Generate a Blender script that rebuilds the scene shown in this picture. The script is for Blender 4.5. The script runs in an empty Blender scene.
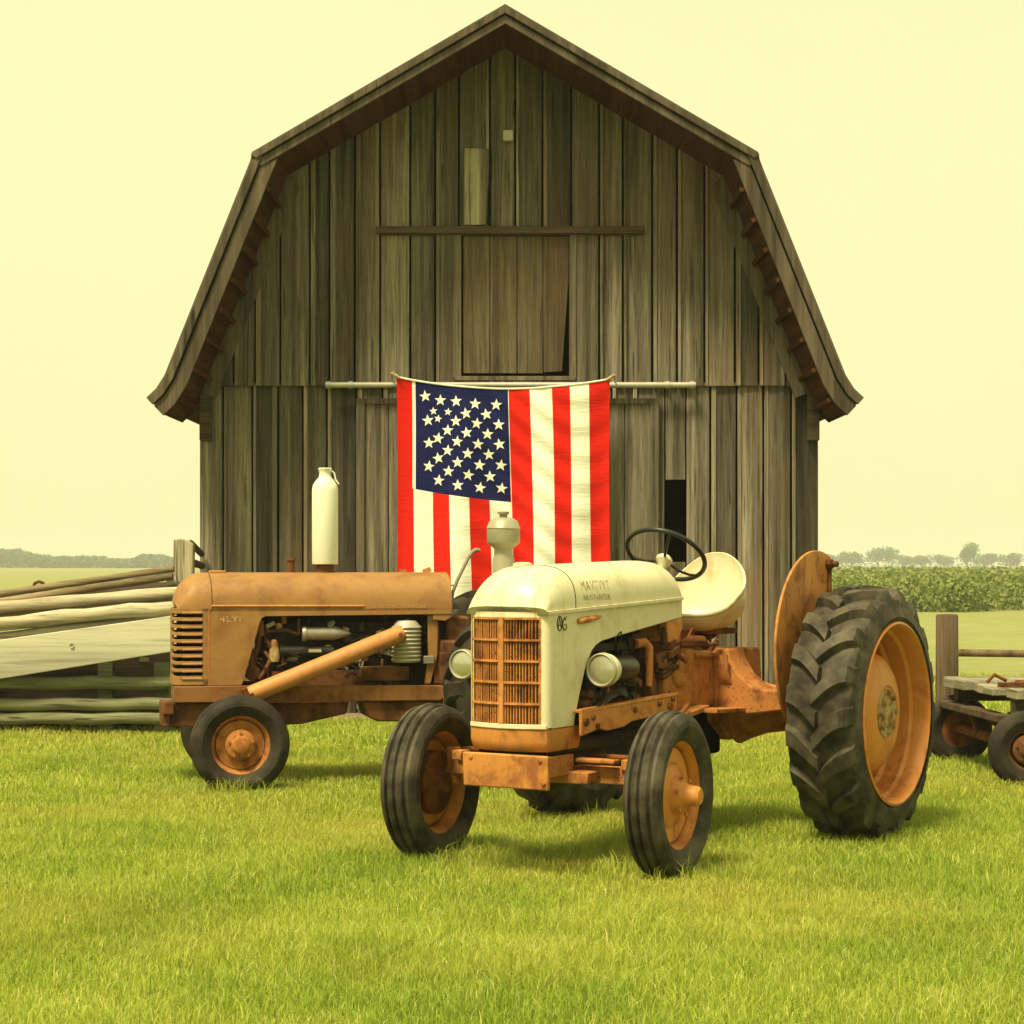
import bpy, bmesh, math, random
import numpy as np
from mathutils import Vector, Matrix, Euler

random.seed(7)
RNG = np.random.default_rng(11)
R = math.radians
PI = math.pi
SC = bpy.context.scene
COL = SC.collection

# ------------------------------------------------------------------ node helpers
class NT:
    def __init__(s, tree):
        s.t = tree; s.n = tree.nodes; s.l = tree.links
    def new(s, kind, **kw):
        n = s.n.new(kind)
        for k, v in kw.items():
            if k.startswith('i_'):
                n.inputs[k[2:].replace('_', ' ')].default_value = v
            else:
                setattr(n, k, v)
        return n
    def link(s, a, b): s.l.new(a, b)
    def coord(s, stretch=(1, 1, 1), kind='Object'):
        tc = s.new('ShaderNodeTexCoord')
        mp = s.new('ShaderNodeMapping'); mp.inputs['Scale'].default_value = stretch
        s.link(tc.outputs[kind], mp.inputs['Vector'])
        return mp.outputs['Vector']
    def noise(s, vec, scale, detail=5, rough=.55, dist=0):
        n = s.new('ShaderNodeTexNoise')
        n.inputs['Scale'].default_value = scale; n.inputs['Detail'].default_value = detail
        n.inputs['Roughness'].default_value = rough; n.inputs['Distortion'].default_value = dist
        if vec is not None: s.link(vec, n.inputs['Vector'])
        return n.outputs['Fac']
    def ramp(s, fac, stops, interp='LINEAR'):
        r = s.new('ShaderNodeValToRGB'); r.color_ramp.interpolation = interp
        el = r.color_ramp.elements
        while len(el) < len(stops): el.new(.5)
        for e, (p, c) in zip(el, stops):
            e.position = p
            e.color = (c, c, c, 1) if isinstance(c, (int, float)) else (c[0], c[1], c[2], 1)
        s.link(fac, r.inputs['Fac'])
        return r.outputs['Color']
    def mix(s, fac, a, b, mode='MIX'):
        m = s.new('ShaderNodeMix', data_type='RGBA', blend_type=mode)
        for sock, v in ((m.inputs[0], fac), (m.inputs[6], a), (m.inputs[7], b)):
            if isinstance(v, (int, float)): sock.default_value = v
            elif isinstance(v, tuple): sock.default_value = (v[0], v[1], v[2], 1)
            else: s.link(v, sock)
        return m.outputs[2]
    def math(s, op, a, b=0.0, clamp=False):
        m = s.new('ShaderNodeMath', operation=op, use_clamp=clamp)
        for i, v in ((0, a), (1, b)):
            if isinstance(v, (int, float)): m.inputs[i].default_value = v
            else: s.link(v, m.inputs[i])
        return m.outputs[0]
    def attr(s, name):
        a = s.new('ShaderNodeAttribute', attribute_name=name)
        return a.outputs['Fac']

def new_mat(name):
    m = bpy.data.materials.new(name); m.use_nodes = True
    nt = NT(m.node_tree)
    b = nt.n['Principled BSDF']
    return m, nt, b

def bump(nt, b, h, strength=.3, dist=.01):
    bp = nt.new('ShaderNodeBump'); bp.inputs['Strength'].default_value = strength
    bp.inputs['Distance'].default_value = dist
    nt.link(h, bp.inputs['Height']); nt.link(bp.outputs['Normal'], b.inputs['Normal'])

def mat_paint(name, c1, c2, amount=.5, scale=5, rough=.45, metal=0, speck=None, speck_amt=.63, bmp=.15, tone=.25, stretch=(1, 1, 1), wear=None):
    """old paint c1 worn through to c2 in patches, with fine specks"""
    m, nt, b = new_mat(name)
    v = nt.coord(stretch)
    big = nt.noise(v, scale, 8, .65, .4)
    f = nt.ramp(big, [(max(0, amount - .07), 0.0), (amount + .09, 1.0)])
    col = nt.mix(f, c1, c2)
    t = nt.noise(v, scale * .45, 3)
    col = nt.mix(tone, col, nt.ramp(t, [(.3, .55), (.7, 1.0)]), 'MULTIPLY')
    fine = nt.noise(v, scale * 14, 4, .7)
    if speck:
        sf = nt.ramp(fine, [(speck_amt, 0.0), (speck_amt + .06, 1.0)])
        col = nt.mix(sf, col, speck)
    if wear:
        # rain streaks and edges rubbed down to bare rust
        dr = nt.noise(nt.coord((22, 22, 1.3)), 1.0, 4, .6, .3)
        pt = nt.noise(v, 2.2, 3)
        col = nt.mix(nt.math('MULTIPLY', nt.math('MULTIPLY', nt.ramp(dr, [(.52, 0.0), (.70, 1.0)]), nt.ramp(pt, [(.42, 0.0), (.62, 1.0)])), .55), col, wear)
        bv = nt.new('ShaderNodeBevel', samples=4); bv.inputs['Radius'].default_value = .009
        ge = nt.new('ShaderNodeNewGeometry')
        dp = nt.new('ShaderNodeVectorMath', operation='DOT_PRODUCT'); nt.link(bv.outputs[0], dp.inputs[0]); nt.link(ge.outputs['Normal'], dp.inputs[1])
        ed = nt.math('SUBTRACT', 1.0, dp.outputs['Value'])
        en = nt.noise(v, 26, 4, .7)
        ef = nt.math('MULTIPLY', nt.ramp(ed, [(.02, 0.0), (.10, 1.0)]), nt.ramp(en, [(.44, 0.0), (.54, 1.0)]))
        col = nt.mix(nt.math('MULTIPLY', ef, .85), col, wear)
    nt.link(col, b.inputs['Base Color'])
    rr = nt.ramp(big, [(.3, max(.05, rough - .08)), (.7, min(1, rough + .2))])
    nt.link(rr, b.inputs['Roughness'])
    b.inputs['Metallic'].default_value = metal
    bump(nt, b, nt.mix(.5, fine, big), bmp, .004)
    return m

def mat_wood(name, dark, light, axis='Z', rough=.85, warm=None, scale=1.0, use_tint=True, bmp=.35):
    m, nt, b = new_mat(name)
    st = {'Z': (26, 26, .9), 'X': (.9, 26, 26), 'Y': (26, .9, 26)}[axis]
    st = tuple(s * scale for s in st)
    v = nt.coord(st)
    g = nt.noise(v, 1.0, 7, .68, .5)
    v2 = nt.coord(tuple(s * .17 for s in st))
    s2 = nt.noise(v2, 1.0, 4, .6, .3)
    v3 = nt.coord(tuple((.9 if abs(s - .9 * scale) > 1e-6 else .35) for s in st))
    s3 = nt.noise(v3, 1.6, 3)
    col = nt.mix(nt.ramp(g, [(.30, 0.0), (.68, 1.0)]), dark, light)
    gf = nt.noise(nt.coord(tuple(q * 3.2 for q in st)), 1.0, 5, .75, .8)
    col = nt.mix(.75, col, nt.ramp(gf, [(.32, .30), (.52, .95), (.8, 1.0)]), 'MULTIPLY')
    crk = nt.noise(nt.coord(tuple(q * 1.9 for q in st)), 1.0, 2, .4, .2)
    col = nt.mix(nt.ramp(crk, [(.66, 0.0), (.72, .8)]), col, tuple(q * .25 for q in dark))
    mid = tuple((a * .55 + c * .25) for a, c in zip(dark, light))
    col = nt.mix(nt.math('MULTIPLY', nt.ramp(s2, [(.46, 0.0), (.66, 1.0)]), .55), col, mid)
    sk = nt.noise(nt.coord(tuple(q * .42 if q > 5 else q * .10 for q in st)), 1.0, 3, .5, .15)
    col = nt.mix(.8, col, nt.ramp(sk, [(.34, .42), (.50, .85), (.62, 1.0)]), 'MULTIPLY')
    if warm:
        col = nt.mix(nt.math('MULTIPLY', nt.ramp(s3, [(.5, 0.0), (.72, 1.0)]), .55), col, warm)
    if use_tint:
        t = nt.attr('tint')
        tv = nt.math('ADD', nt.math('MULTIPLY', t, .95), .42)
        cmb = nt.new('ShaderNodeCombineColor')
        for k in range(3): nt.link(tv, cmb.inputs[k])
        col = nt.mix(1.0, col, cmb.outputs['Color'], 'MULTIPLY')
    nt.link(col, b.inputs['Base Color'])
    b.inputs['Roughness'].default_value = rough
    bump(nt, b, nt.mix(.5, g, gf), bmp, .008)
    return m

def mat_plain(name, c, rough=.5, metal=0, var=.2, scale=20, bmp=0.0):
    m, nt, b = new_mat(name)
    v = nt.coord()
    n = nt.noise(v, scale, 5)
    nt.link(nt.mix(var, c, nt.ramp(n, [(.25, .35), (.75, 1.0)]), 'MULTIPLY'), b.inputs['Base Color'])
    b.inputs['Roughness'].default_value = rough; b.inputs['Metallic'].default_value = metal
    if bmp: bump(nt, b, n, bmp, .004)
    return m

# ------------------------------------------------------------------ mesh helpers
class MB:
    def __init__(s):
        s.bm = bmesh.new(); s.tl = s.bm.faces.layers.float.new('tint'); s.mi = 0; s.tint = .6
    def _f(s, vs):
        try:
            f = s.bm.faces.new(vs)
        except ValueError:
            return None
        f.material_index = s.mi; f[s.tl] = s.tint
        return f
    def v(s, co): return s.bm.verts.new(co)
    def grid(s, rows, close_u=False, close_v=False):
        vs = [[s.v(p) for p in r] for r in rows]
        nr, nc = len(vs), len(vs[0])
        for i in range(nr if close_v else nr - 1):
            for j in range(nc if close_u else nc - 1):
                a = vs[i][j]; b = vs[i][(j + 1) % nc]
                c = vs[(i + 1) % nr][(j + 1) % nc]; d = vs[(i + 1) % nr][j]
                s._f([a, b, c, d])
        return vs
    def box(s, lo, hi, mtx=None):
        x0, y0, z0 = lo; x1, y1, z1 = hi
        co = [(x0, y0, z0), (x1, y0, z0), (x1, y1, z0), (x0, y1, z0), (x0, y0, z1), (x1, y0, z1), (x1, y1, z1), (x0, y1, z1)]
        vs = [s.v((mtx @ Vector(c)) if mtx else c) for c in co]
        for q in ((0, 3, 2, 1), (4, 5, 6, 7), (0, 1, 5, 4), (1, 2, 6, 5), (2, 3, 7, 6), (3, 0, 4, 7)):
            s._f([vs[i] for i in q])
        return s
    def cbox(s, c, size, rot=(0, 0, 0)):
        h = [d / 2 for d in size]
        m = Matrix.Translation(c) @ Euler(rot).to_matrix().to_4x4()
        return s.box([-a for a in h], h, m)
    def prism(s, poly, axis, a0, a1):
        """poly: 2-D outline; axis 'y': (x,z) outline between y=a0..a1; 'z': (x,y); 'x': (y,z)"""
        def P(p, a):
            return {'y': (p[0], a, p[1]), 'z': (p[0], p[1], a), 'x': (a, p[0], p[1])}[axis]
        A = [s.v(P(p, a0)) for p in poly]; B = [s.v(P(p, a1)) for p in poly]
        n = len(poly)
        s._f(A[::-1]); s._f(B)
        for i in range(n): s._f([A[i], A[(i + 1) % n], B[(i + 1) % n], B[i]])
        return s
    def tube(s, pts, r, seg=10, cap=True):
        pts = [Vector(p) for p in pts]
        rr = r if isinstance(r, (list, tuple)) else [r] * len(pts)
        rows = []
        up = None
        for i, p in enumerate(pts):
            a = pts[max(i - 1, 0)]; b = pts[min(i + 1, len(pts) - 1)]
            t = (b - a).normalized()
            if up is None:
                up = t.orthogonal().normalized()
            else:
                up = (up - t * up.dot(t)).normalized()
            w = t.cross(up)
            rows.append([p + (up * math.cos(2 * PI * k / seg) + w * math.sin(2 * PI * k / seg)) * rr[i] for k in range(seg)])
        vs = s.grid(rows, close_u=True)
        if cap:
            s._f(vs[0][::-1]); s._f(vs[-1])
        return s
    def lathe(s, prof, axis='y', seg=48, c=(0, 0, 0), closed=False):
        rows = []
        for k in range(seg):
            a = 2 * PI * k / seg; ca, sa = math.cos(a), math.sin(a)
            row = []
            for r, h in prof:
                if axis == 'y': p = (c[0] + r * ca, c[1] + h, c[2] + r * sa)
                elif axis == 'z': p = (c[0] + r * ca, c[1] + r * sa, c[2] + h)
                else: p = (c[0] + h, c[1] + r * ca, c[2] + r * sa)
                row.append(p)
            rows.append(row)
        s.grid(rows, close_u=closed, close_v=True)
        return s
    def build(s, name, mats, parent=None, smooth=40, bevel=0, loc=None, rot=None, merge=True, segs=2):
        if merge: bmesh.ops.remove_doubles(s.bm, verts=s.bm.verts, dist=1e-5)
        bmesh.ops.recalc_face_normals(s.bm, faces=s.bm.faces)
        me = bpy.data.meshes.new(name); s.bm.to_mesh(me); s.bm.free()
        for m in (mats if isinstance(mats, (list, tuple)) else [mats]): me.materials.append(m)
        if smooth:
            for p in me.polygons: p.use_smooth = True
            me.set_sharp_from_angle(angle=R(smooth))
        o = bpy.data.objects.new(name, me); COL.objects.link(o)
        if parent: o.parent = parent
        if loc: o.location = loc
        if rot: o.rotation_euler = rot
        if bevel:
            b = o.modifiers.new('Bevel', 'BEVEL'); b.width = bevel; b.segments = segs; b.limit_method = 'ANGLE'; b.angle_limit = R(38)
            b.harden_normals = False
        return o

def smooth(pts, k=5):
    P = [Vector(p) for p in pts]; out = []
    for i in range(len(P) - 1):
        a, b_, c, d = P[max(i - 1, 0)], P[i], P[i + 1], P[min(i + 2, len(P) - 1)]
        for j in range(k):
            t = j / k
            out.append(.5 * ((2 * b_) + (c - a) * t + (2 * a - 5 * b_ + 4 * c - d) * t * t + (3 * b_ - a - 3 * c + d) * t ** 3))
    return out + [P[-1]]

def tag(o, label=None, cat=None, group=None, kind=None):
    if label: o['label'] = label
    if cat: o['category'] = cat
    if group: o['group'] = group
    if kind: o['kind'] = kind
    return o

def empty(name, loc=(0, 0, 0), rz=0, parent=None):
    o = bpy.data.objects.new(name, None); COL.objects.link(o)
    o.location = loc; o.rotation_euler = (0, 0, rz); o.empty_display_size = .2
    if parent: o.parent = parent
    return o

def np_mesh(name, verts, faces_flat, loop_tot, mats, tint=None, parent=None, smooth=False, mat_idx=None):
    me = bpy.data.meshes.new(name)
    nf = len(loop_tot)
    me.vertices.add(len(verts)); me.vertices.foreach_set('co', np.ascontiguousarray(verts, dtype=np.float32).ravel())
    me.loops.add(len(faces_flat)); me.loops.foreach_set('vertex_index', faces_flat.astype(np.int32))
    me.polygons.add(nf)
    st = np.concatenate([[0], np.cumsum(loop_tot)[:-1]]).astype(np.int32)
    me.polygons.foreach_set('loop_start', st); me.polygons.foreach_set('loop_total', loop_tot.astype(np.int32))
    if tint is not None:
        a = me.attributes.new('tint', 'FLOAT', 'FACE'); a.data.foreach_set('value', tint.astype(np.float32))
    for m in (mats if isinstance(mats, (list, tuple)) else [mats]): me.materials.append(m)
    if mat_idx is not None: me.polygons.foreach_set('material_index', mat_idx.astype(np.int32))
    me.update(calc_edges=True)
    o = bpy.data.objects.new(name, me); COL.objects.link(o)
    if parent: o.parent = parent
    return o

def text_verts(body, size, shear=0, space=1.0):
    cu = bpy.data.curves.new('txt', 'FONT'); cu.body = body; cu.size = size; cu.resolution_u = 2
    cu.shear = shear; cu.space_character = space
    ob = bpy.data.objects.new('txt', cu); COL.objects.link(ob)
    bpy.context.view_layer.update()
    me = bpy.data.meshes.new_from_object(ob)
    vs = [tuple(v.co) for v in me.vertices]; fs = [tuple(p.vertices) for p in me.polygons]
    bpy.data.objects.remove(ob); bpy.data.curves.remove(cu); bpy.data.meshes.remove(me)
    return vs, fs

def leaf_cloud(centers, normals_rand, size, rng, aspect=.7):
    """independent leaf quads; returns verts, flat, totals"""
    n = len(centers)
    d = rng.normal(size=(n, 3)); d /= np.linalg.norm(d, axis=1)[:, None]
    e = rng.normal(size=(n, 3)); e -= d * (d * e).sum(1)[:, None]; e /= np.linalg.norm(e, axis=1)[:, None]
    s = size * rng.uniform(.6, 1.3, n)
    a = d * s[:, None] * .5; b = e * s[:, None] * .5 * aspect
    v = np.stack([centers - a, centers + b, centers + a, centers - b], 1).reshape(-1, 3)
    return v, np.arange(n * 4), np.full(n, 4)

# ------------------------------------------------------------------ materials
M = {}
M['cream'] = mat_paint('cream_paint', (.68, .615, .43), (.52, .44, .27), .60, 5, .40, 0, (.34, .21, .09), .675, .08, .2, wear=(.30, .17, .06))
M['orange'] = mat_paint('orange_paint', (.56, .23, .055), (.30, .10, .028), .56, 8, .55, 0, (.10, .035, .014), .62, .3, .38, wear=(.13, .045, .018))
M['orange_rim'] = mat_paint('orange_rim_paint', (.60, .235, .052), (.40, .125, .03), .60, 4, .42, 0, (.22, .07, .02), .72, .08, .18, wear=(.20, .065, .02))
M['orange_dirty'] = mat_paint('dirty_orange_casting', (.45, .18, .052), (.20, .075, .026), .55, 8, .75, 0, (.06, .025, .012), .58, .5, .4)
M['tan'] = mat_paint('tan_paint', (.318, .160, .052), (.235, .108, .036), .55, 4.5, .5, 0, (.13, .055, .02), .66, .12, .32, wear=(.15, .06, .022))
M['tan_bar'] = mat_paint('tan_bar_paint', (.48, .21, .066), (.30, .115, .04), .60, 6, .5, 0, (.12, .05, .02), .70, .15, .2, wear=(.17, .065, .025))
M['tan_dark'] = mat_paint('dark_tan_casting', (.26, .115, .040), (.15, .06, .022), .52, 5, .6, 0, (.09, .04, .016), .68, .2, .3, wear=(.08, .034, .015))
M['brown'] = mat_paint('brown_casting', (.18, .075, .03), (.075, .032, .016), .5, 6, .75, 0, (.28, .13, .05), .68, .4, .4)
M['rust'] = mat_paint('rust', (.20, .072, .025), (.09, .035, .016), .5, 9, .85, 0, (.35, .15, .05), .66, .5, .4)
M['hub_worn'] = mat_paint('worn_hub', (.42, .33, .17), (.22, .085, .03), .5, 14, .75, 0, (.06, .03, .015), .62, .5, .3)
M['grease'] = mat_paint('greasy_black_iron', (.022, .017, .013), (.06, .04, .025), .56, 9, .55, 0, (.12, .07, .03), .70, .5, .4)
M['black'] = mat_plain('black_metal', (.02, .018, .016), .35, 0, .3)
M['grey_metal'] = mat_plain('grey_metal', (.30, .28, .22), .45, .4, .4, 25)
M['pale_metal'] = mat_plain('pale_metal', (.46, .42, .31), .4, .25, .35, 25)
M['beige_metal'] = mat_plain('beige_metal', (.34, .31, .22), .45, .15, .3, 18)
M['dark'] = mat_plain('near_black', (.010, .007, .005), .9, 0, .2)  # near-black; carries painted shade for the barn interior, board gap and slats
M['core'] = mat_plain('radiator_core', (.05, .022, .012), .8, 0, .4, 60)
M['white'] = mat_plain('white_metal', (.72, .71, .58), .5, 0, .08, 6)
M['soot'] = mat_plain('rusty_pipe', (.16, .06, .03), .9, 0, .5, 30)

def mat_rubber(name, c, dust):
    m, nt, b = new_mat(name)
    v = nt.coord()
    n = nt.noise(v, 7, 7, .65)
    f = nt.noise(v, 60, 3)
    col = nt.mix(nt.ramp(n, [(.40, 0.0), (.72, 1.0)]), c, dust)
    col = nt.mix(.25, col, nt.ramp(f, [(.3, .5), (.7, 1.0)]), 'MULTIPLY')
    nt.link(col, b.inputs['Base Color']); b.inputs['Roughness'].default_value = .62
    bump(nt, b, f, .12, .003)
    return m
M['rubber'] = mat_rubber('tyre_rubber', (.026, .022, .017), (.125, .105, .072))
M['rubber_old'] = mat_rubber('old_tyre_rubber', (.022, .018, .014), (.062, .050, .036))

M['siding'] = mat_wood('weathered_siding', (.060, .047, .036), (.318, .276, .210), 'Z', .9, (.17, .105, .065))
M['siding_side'] = mat_wood('weathered_side_siding', (.12, .095, .068), (.25, .215, .16), 'Z', .9, None, 1, False)
M['door_wood'] = mat_wood('brown_door_boards', (.080, .058, .038), (.235, .195, .135), 'Z', .9, (.20, .11, .055))
M['trim_wood'] = mat_wood('weathered_trim', (.10, .075, .052), (.25, .21, .155), 'Z', .85, None, 1, False)
M['beam_wood'] = mat_wood('dark_beam', (.07, .048, .034), (.15, .11, .075), 'X', .85, None, 1, False)
M['rake'] = mat_wood('rake_board_wood', (.075, .055, .038), (.175, .14, .10), 'Z', .8, None, .6, False)
M['soffit'] = mat_wood('red_brown_soffit', (.075, .030, .013), (.14, .058, .024), 'Y', .9, None, 1, False)
M['roofing'] = mat_plain('roofing', (.12, .10, .075), .8, 0, .4, 14, .3)
M['pole_pale'] = mat_wood('pale_peeled_pole', (.30, .25, .17), (.60, .535, .39), 'X', .8, (.36, .27, .16), .7, False)
M['pole_brown'] = mat_wood('brown_pole', (.17, .12, .07), (.40, .32, .20), 'X', .85, None, .7, False)
M['pole_green'] = mat_wood('mossy_rail', (.13, .13, .075), (.27, .27, .16), 'X', .9, None, .7, False)
M['post'] = mat_wood('old_post', (.13, .085, .055), (.24, .17, .11), 'Z', .9, None, 1, False)
M['post_pale'] = mat_wood('pale_post', (.22, .17, .11), (.52, .46, .33), 'Z', .9, None, .6, False)
M['plank'] = mat_wood('deck_planks', (.24, .21, .145), (.45, .41, .30), 'Y', .9, None, .8, True)
M['white_board'] = mat_wood('whitewashed_board', (.54, .51, .39), (.68, .64, .50), 'X', .7, None, .25, False, .1)

m, nt, b = new_mat('headlight_glass')
v = nt.coord((40, 40, 40)); w = nt.new('ShaderNodeTexWave', wave_type='BANDS', bands_direction='Y'); w.inputs['Scale'].default_value = 1.2
nt.link(v, w.inputs['Vector'])
b.inputs['Base Color'].default_value = (.55, .53, .42, 1); b.inputs['Roughness'].default_value = .18
b.inputs['Metallic'].default_value = .75; b.inputs['Coat Weight'].default_value = .8
bump(nt, b, w.outputs['Fac'], .25, .003)
M['lens'] = m

SPEC = {'orange': .3, 'orange_rim': .35, 'tan': .3, 'tan_bar': .3, 'cream': .4, 'orange_dirty': .12, 'tan_dark': .12, 'brown': .1, 'rust': .08, 'grease': .12, 'hub_worn': .1, 'dark': 0, 'core': .05,
        'rubber': .16, 'rubber_old': .12, 'siding': .06, 'siding_side': .06, 'door_wood': .06, 'trim_wood': .08, 'beam_wood': .06, 'rake': .06, 'soffit': .04, 'roofing': .1, 'pole_pale': .12, 'pole_brown': .1,
        'pole_green': .1, 'post': .08, 'post_pale': .1, 'plank': .1, 'white_board': .2, 'soot': .08, 'black': .3}
for k_, v_ in SPEC.items(): M[k_].node_tree.nodes['Principled BSDF'].inputs['Specular IOR Level'].default_value = v_

# ------------------------------------------------------------------ world, sun, camera
SUN_EL, SUN_AZ = R(60), R(216)          # azimuth clockwise from +Y (behind the camera, left)
w = bpy.data.worlds.new('World'); SC.world = w; w.use_nodes = True
nt = NT(w.node_tree); bg = nt.n['Background']
sky = nt.new('ShaderNodeTexSky'); sky.sky_type = 'NISHITA'; sky.sun_disc = False
sky.sun_elevation = SUN_EL; sky.sun_rotation = SUN_AZ; sky.dust_density = 4; sky.air_density = 1
tc = nt.new('ShaderNodeTexCoord')
mp = nt.new('ShaderNodeMapping'); mp.inputs['Scale'].default_value = (1.2, 1.2, 3.5)
nt.link(tc.outputs['Generated'], mp.inputs['Vector'])
cl = nt.noise(mp.outputs['Vector'], 1.4, 4, .5)
cloud = nt.mix(nt.ramp(cl, [(.3, 0.0), (.7, 1.0)]), (7.15, 7.05, 3.4), (7.6, 7.5, 3.7))
out = nt.mix(.93, sky.outputs['Color'], cloud)
nt.link(out, bg.inputs['Color']); bg.inputs['Strength'].default_value = .1

sd = bpy.data.lights.new('sun', 'SUN'); sd.energy = 5.0; sd.angle = R(14); sd.color = (1, .87, .53)
so = bpy.data.objects.new('sun', sd); COL.objects.link(so)
dirv = Vector((math.sin(SUN_AZ) * math.cos(SUN_EL), math.cos(SUN_AZ) * math.cos(SUN_EL), math.sin(SUN_EL)))
so.rotation_euler = (-dirv).to_track_quat('-Z', 'Y').to_euler(); so.location = (0, 0, 30)

cd = bpy.data.cameras.new('camera'); cd.lens = 36 * 2000 / 1024; cd.sensor_width = 36; cd.clip_end = 5000; cd.shift_y = 53 / 1024
co = bpy.data.objects.new('camera', cd); COL.objects.link(co); co.location = (0, 0, 1.38); co.rotation_euler = (R(90), 0, 0)
SC.camera = co
SC.view_settings.view_transform = 'Standard'; SC.view_settings.look = 'None'; SC.view_settings.exposure = .47; SC.view_settings.gamma = 1
try:
    SC.cycles.max_bounces = 8; SC.cycles.diffuse_bounces = 3; SC.cycles.use_denoising = True
except Exception: pass

# ------------------------------------------------------------------ ground
def mat_ground(name, a, b_, c, s1=.6, s2=8):
    m, nt, b = new_mat(name)
    v = nt.coord()
    n1 = nt.noise(v, s1, 5, .6); n2 = nt.noise(v, s2, 6, .7)
    col = nt.mix(nt.ramp(n1, [(.35, 0.0), (.65, 1.0)]), a, b_)
    col = nt.mix(nt.ramp(n2, [(.4, 0.0), (.7, 1.0)]), col, c)
    nt.link(col, b.inputs['Base Color']); b.inputs['Roughness'].default_value = 1; b.inputs['Specular IOR Level'].default_value = .1
    bump(nt, b, n2, .6, .05)
    return m
M['ground'] = mat_ground('lawn_ground', (.17, .20, .036), (.21, .235, .044), (.12, .14, .028))
M['field'] = mat_ground('hay_field_ground', (.215, .23, .085), (.26, .26, .11), (.18, .205, .065), .12, 1.5)
M['dirt'] = mat_ground('dirt', (.22, .17, .11), (.28, .22, .15), (.14, .10, .06), 2, 25)

g = MB()
g.grid([[(x, y, 0) for x in (-1500, -200, -30, -8, 0, 8, 30, 200, 1500)] for y in (-60, 0, 8, 16, 24, 60, 200, 600, 2500)])
tag(g.build('ground', M['ground'], smooth=0), kind='structure')
g = MB()
xs = np.linspace(-1, 1, 41)
rows = []
for fr in (0, .02, .06, .2, 1):
    rows.append([(x * (60 + 1400 * fr), 23.5 + 900 * fr + (1.3 * math.sin(x * 40) + 1.0 * math.sin(x * 93)) * (1 - fr) * .6, .006) for x in xs])
g.grid(rows)
tag(g.build('field', M['field'], smooth=0), kind='structure')
g = MB()
pts_f = [(x, 17.55 + .12 * math.sin(x * 3.1) + .08 * math.sin(x * 7.7), .012) for x in np.linspace(-3.4, 3.3, 40)]
g.grid([pts_f, [(p[0], 18.6, .012) for p in pts_f]])
tag(g.build('dirt_path', M['dirt'], smooth=0), kind='structure')

# ------------------------------------------------------------------ grass
def mat_grass():
    m, nt, b = new_mat('grass_blades')
    t = nt.attr('tint')
    col = nt.ramp(t, [(0, (.17, .225, .028)), (.42, (.39, .485, .056)), (.78, (.55, .59, .10)), (1, (.72, .67, .25))])
    geo = nt.new('ShaderNodeNewGeometry')
    pn = nt.noise(geo.outputs['Position'], .9, 4, .6)
    col = nt.mix(.6, col, nt.ramp(pn, [(.36, (.60, .72, .52)), (.60, (1.0, 1.0, 1.0))]), 'MULTIPLY')
    pn2 = nt.noise(geo.outputs['Position'], .35, 3, .6)
    col = nt.mix(nt.math('MULTIPLY', nt.ramp(pn2, [(.46, 0.0), (.64, 1.0)]), .6), col, (.56, .49, .11))
    nt.link(col, b.inputs['Base Color']); b.inputs['Roughness'].default_value = .6; b.inputs['Specular IOR Level'].default_value = .25
    tr = nt.new('ShaderNodeBsdfTranslucent'); nt.link(col, tr.inputs['Color'])
    mx = nt.new('ShaderNodeMixShader'); mx.inputs[0].default_value = .5
    nt.link(b.outputs[0], mx.inputs[1]); nt.link(tr.outputs[0], mx.inputs[2])
    nt.link(mx.outputs[0], nt.n['Material Output'].inputs['Surface'])
    return m
M['grass'] = mat_grass()

def blades(px, py, hgt, wid, rng, lean=.5):
    n = len(px)
    th = rng.uniform(0, 2 * PI, n)
    ph = rng.uniform(0, 2 * PI, n)
    ln = rng.uniform(.1, lean, n) * hgt
    dx, dy = np.cos(ph) * ln, np.sin(ph) * ln
    wx, wy = np.cos(th) * wid / 2, np.sin(th) * wid / 2
    z0 = np.full(n, -.01)
    A = np.stack([px - wx, py - wy, z0], 1); B = np.stack([px + wx, py + wy, z0], 1)
    mx, my, mz = px + dx * .35, py + dy * .35, hgt * .6
    C = np.stack([mx + wx * .8, my + wy * .8, mz], 1); D = np.stack([mx - wx * .8, my - wy * .8, mz], 1)
    E = np.stack([px + dx, py + dy, hgt * (1 - .25 * (ln / hgt))], 1)
    V = np.stack([A, B, C, D, E], 1).reshape(-1, 3)
    base = np.arange(n)[:, None] * 5
    F = (base + np.array([[0, 1, 2, 3, 3, 2, 4]])).ravel()
    LT = np.tile([4, 3], n)
    return V, F, LT

def lumps(x, y):
    return (np.sin(x * 2.1 + 1.3 * np.sin(y * 1.7)) * np.sin(y * 2.6 + .9 * np.sin(x * 3.1)) + .6 * np.sin(x * 6.3 + y * 4.1) * np.sin(y * 7.9 - x * 2.2))

PX, PY, HH, WW = [], [], [], []
for (y0, y1, dens, h, wd) in ((5.2, 8.0, 10500, .056, .0034), (8.0, 11.0, 6800, .055, .0040), (11.0, 14.5, 3600, .055, .0055), (14.5, 18.6, 1900, .058, .008), (18.6, 24.5, 480, .072, .015)):
    W2 = .33 * y1 + .3
    n = int(dens * 2 * W2 * (y1 - y0))
    x = RNG.uniform(-W2, W2, n); y = RNG.uniform(y0, y1, n)
    k = np.abs(x) < .33 * y + .3
    if y1 > 17: k &= ~((np.abs(x + .05) < 3.2) & (y > 17.62 + .1 * np.sin(x * 3.1)))
    x, y = x[k], y[k]
    lm = lumps(x, y)
    hh = h * RNG.uniform(.55, 1.25, len(x)) * (1 + .30 * lm)
    PX.append(x); PY.append(y); HH.append(hh); WW.append(wd * RNG.uniform(.6, 1.3, len(x)))
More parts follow.
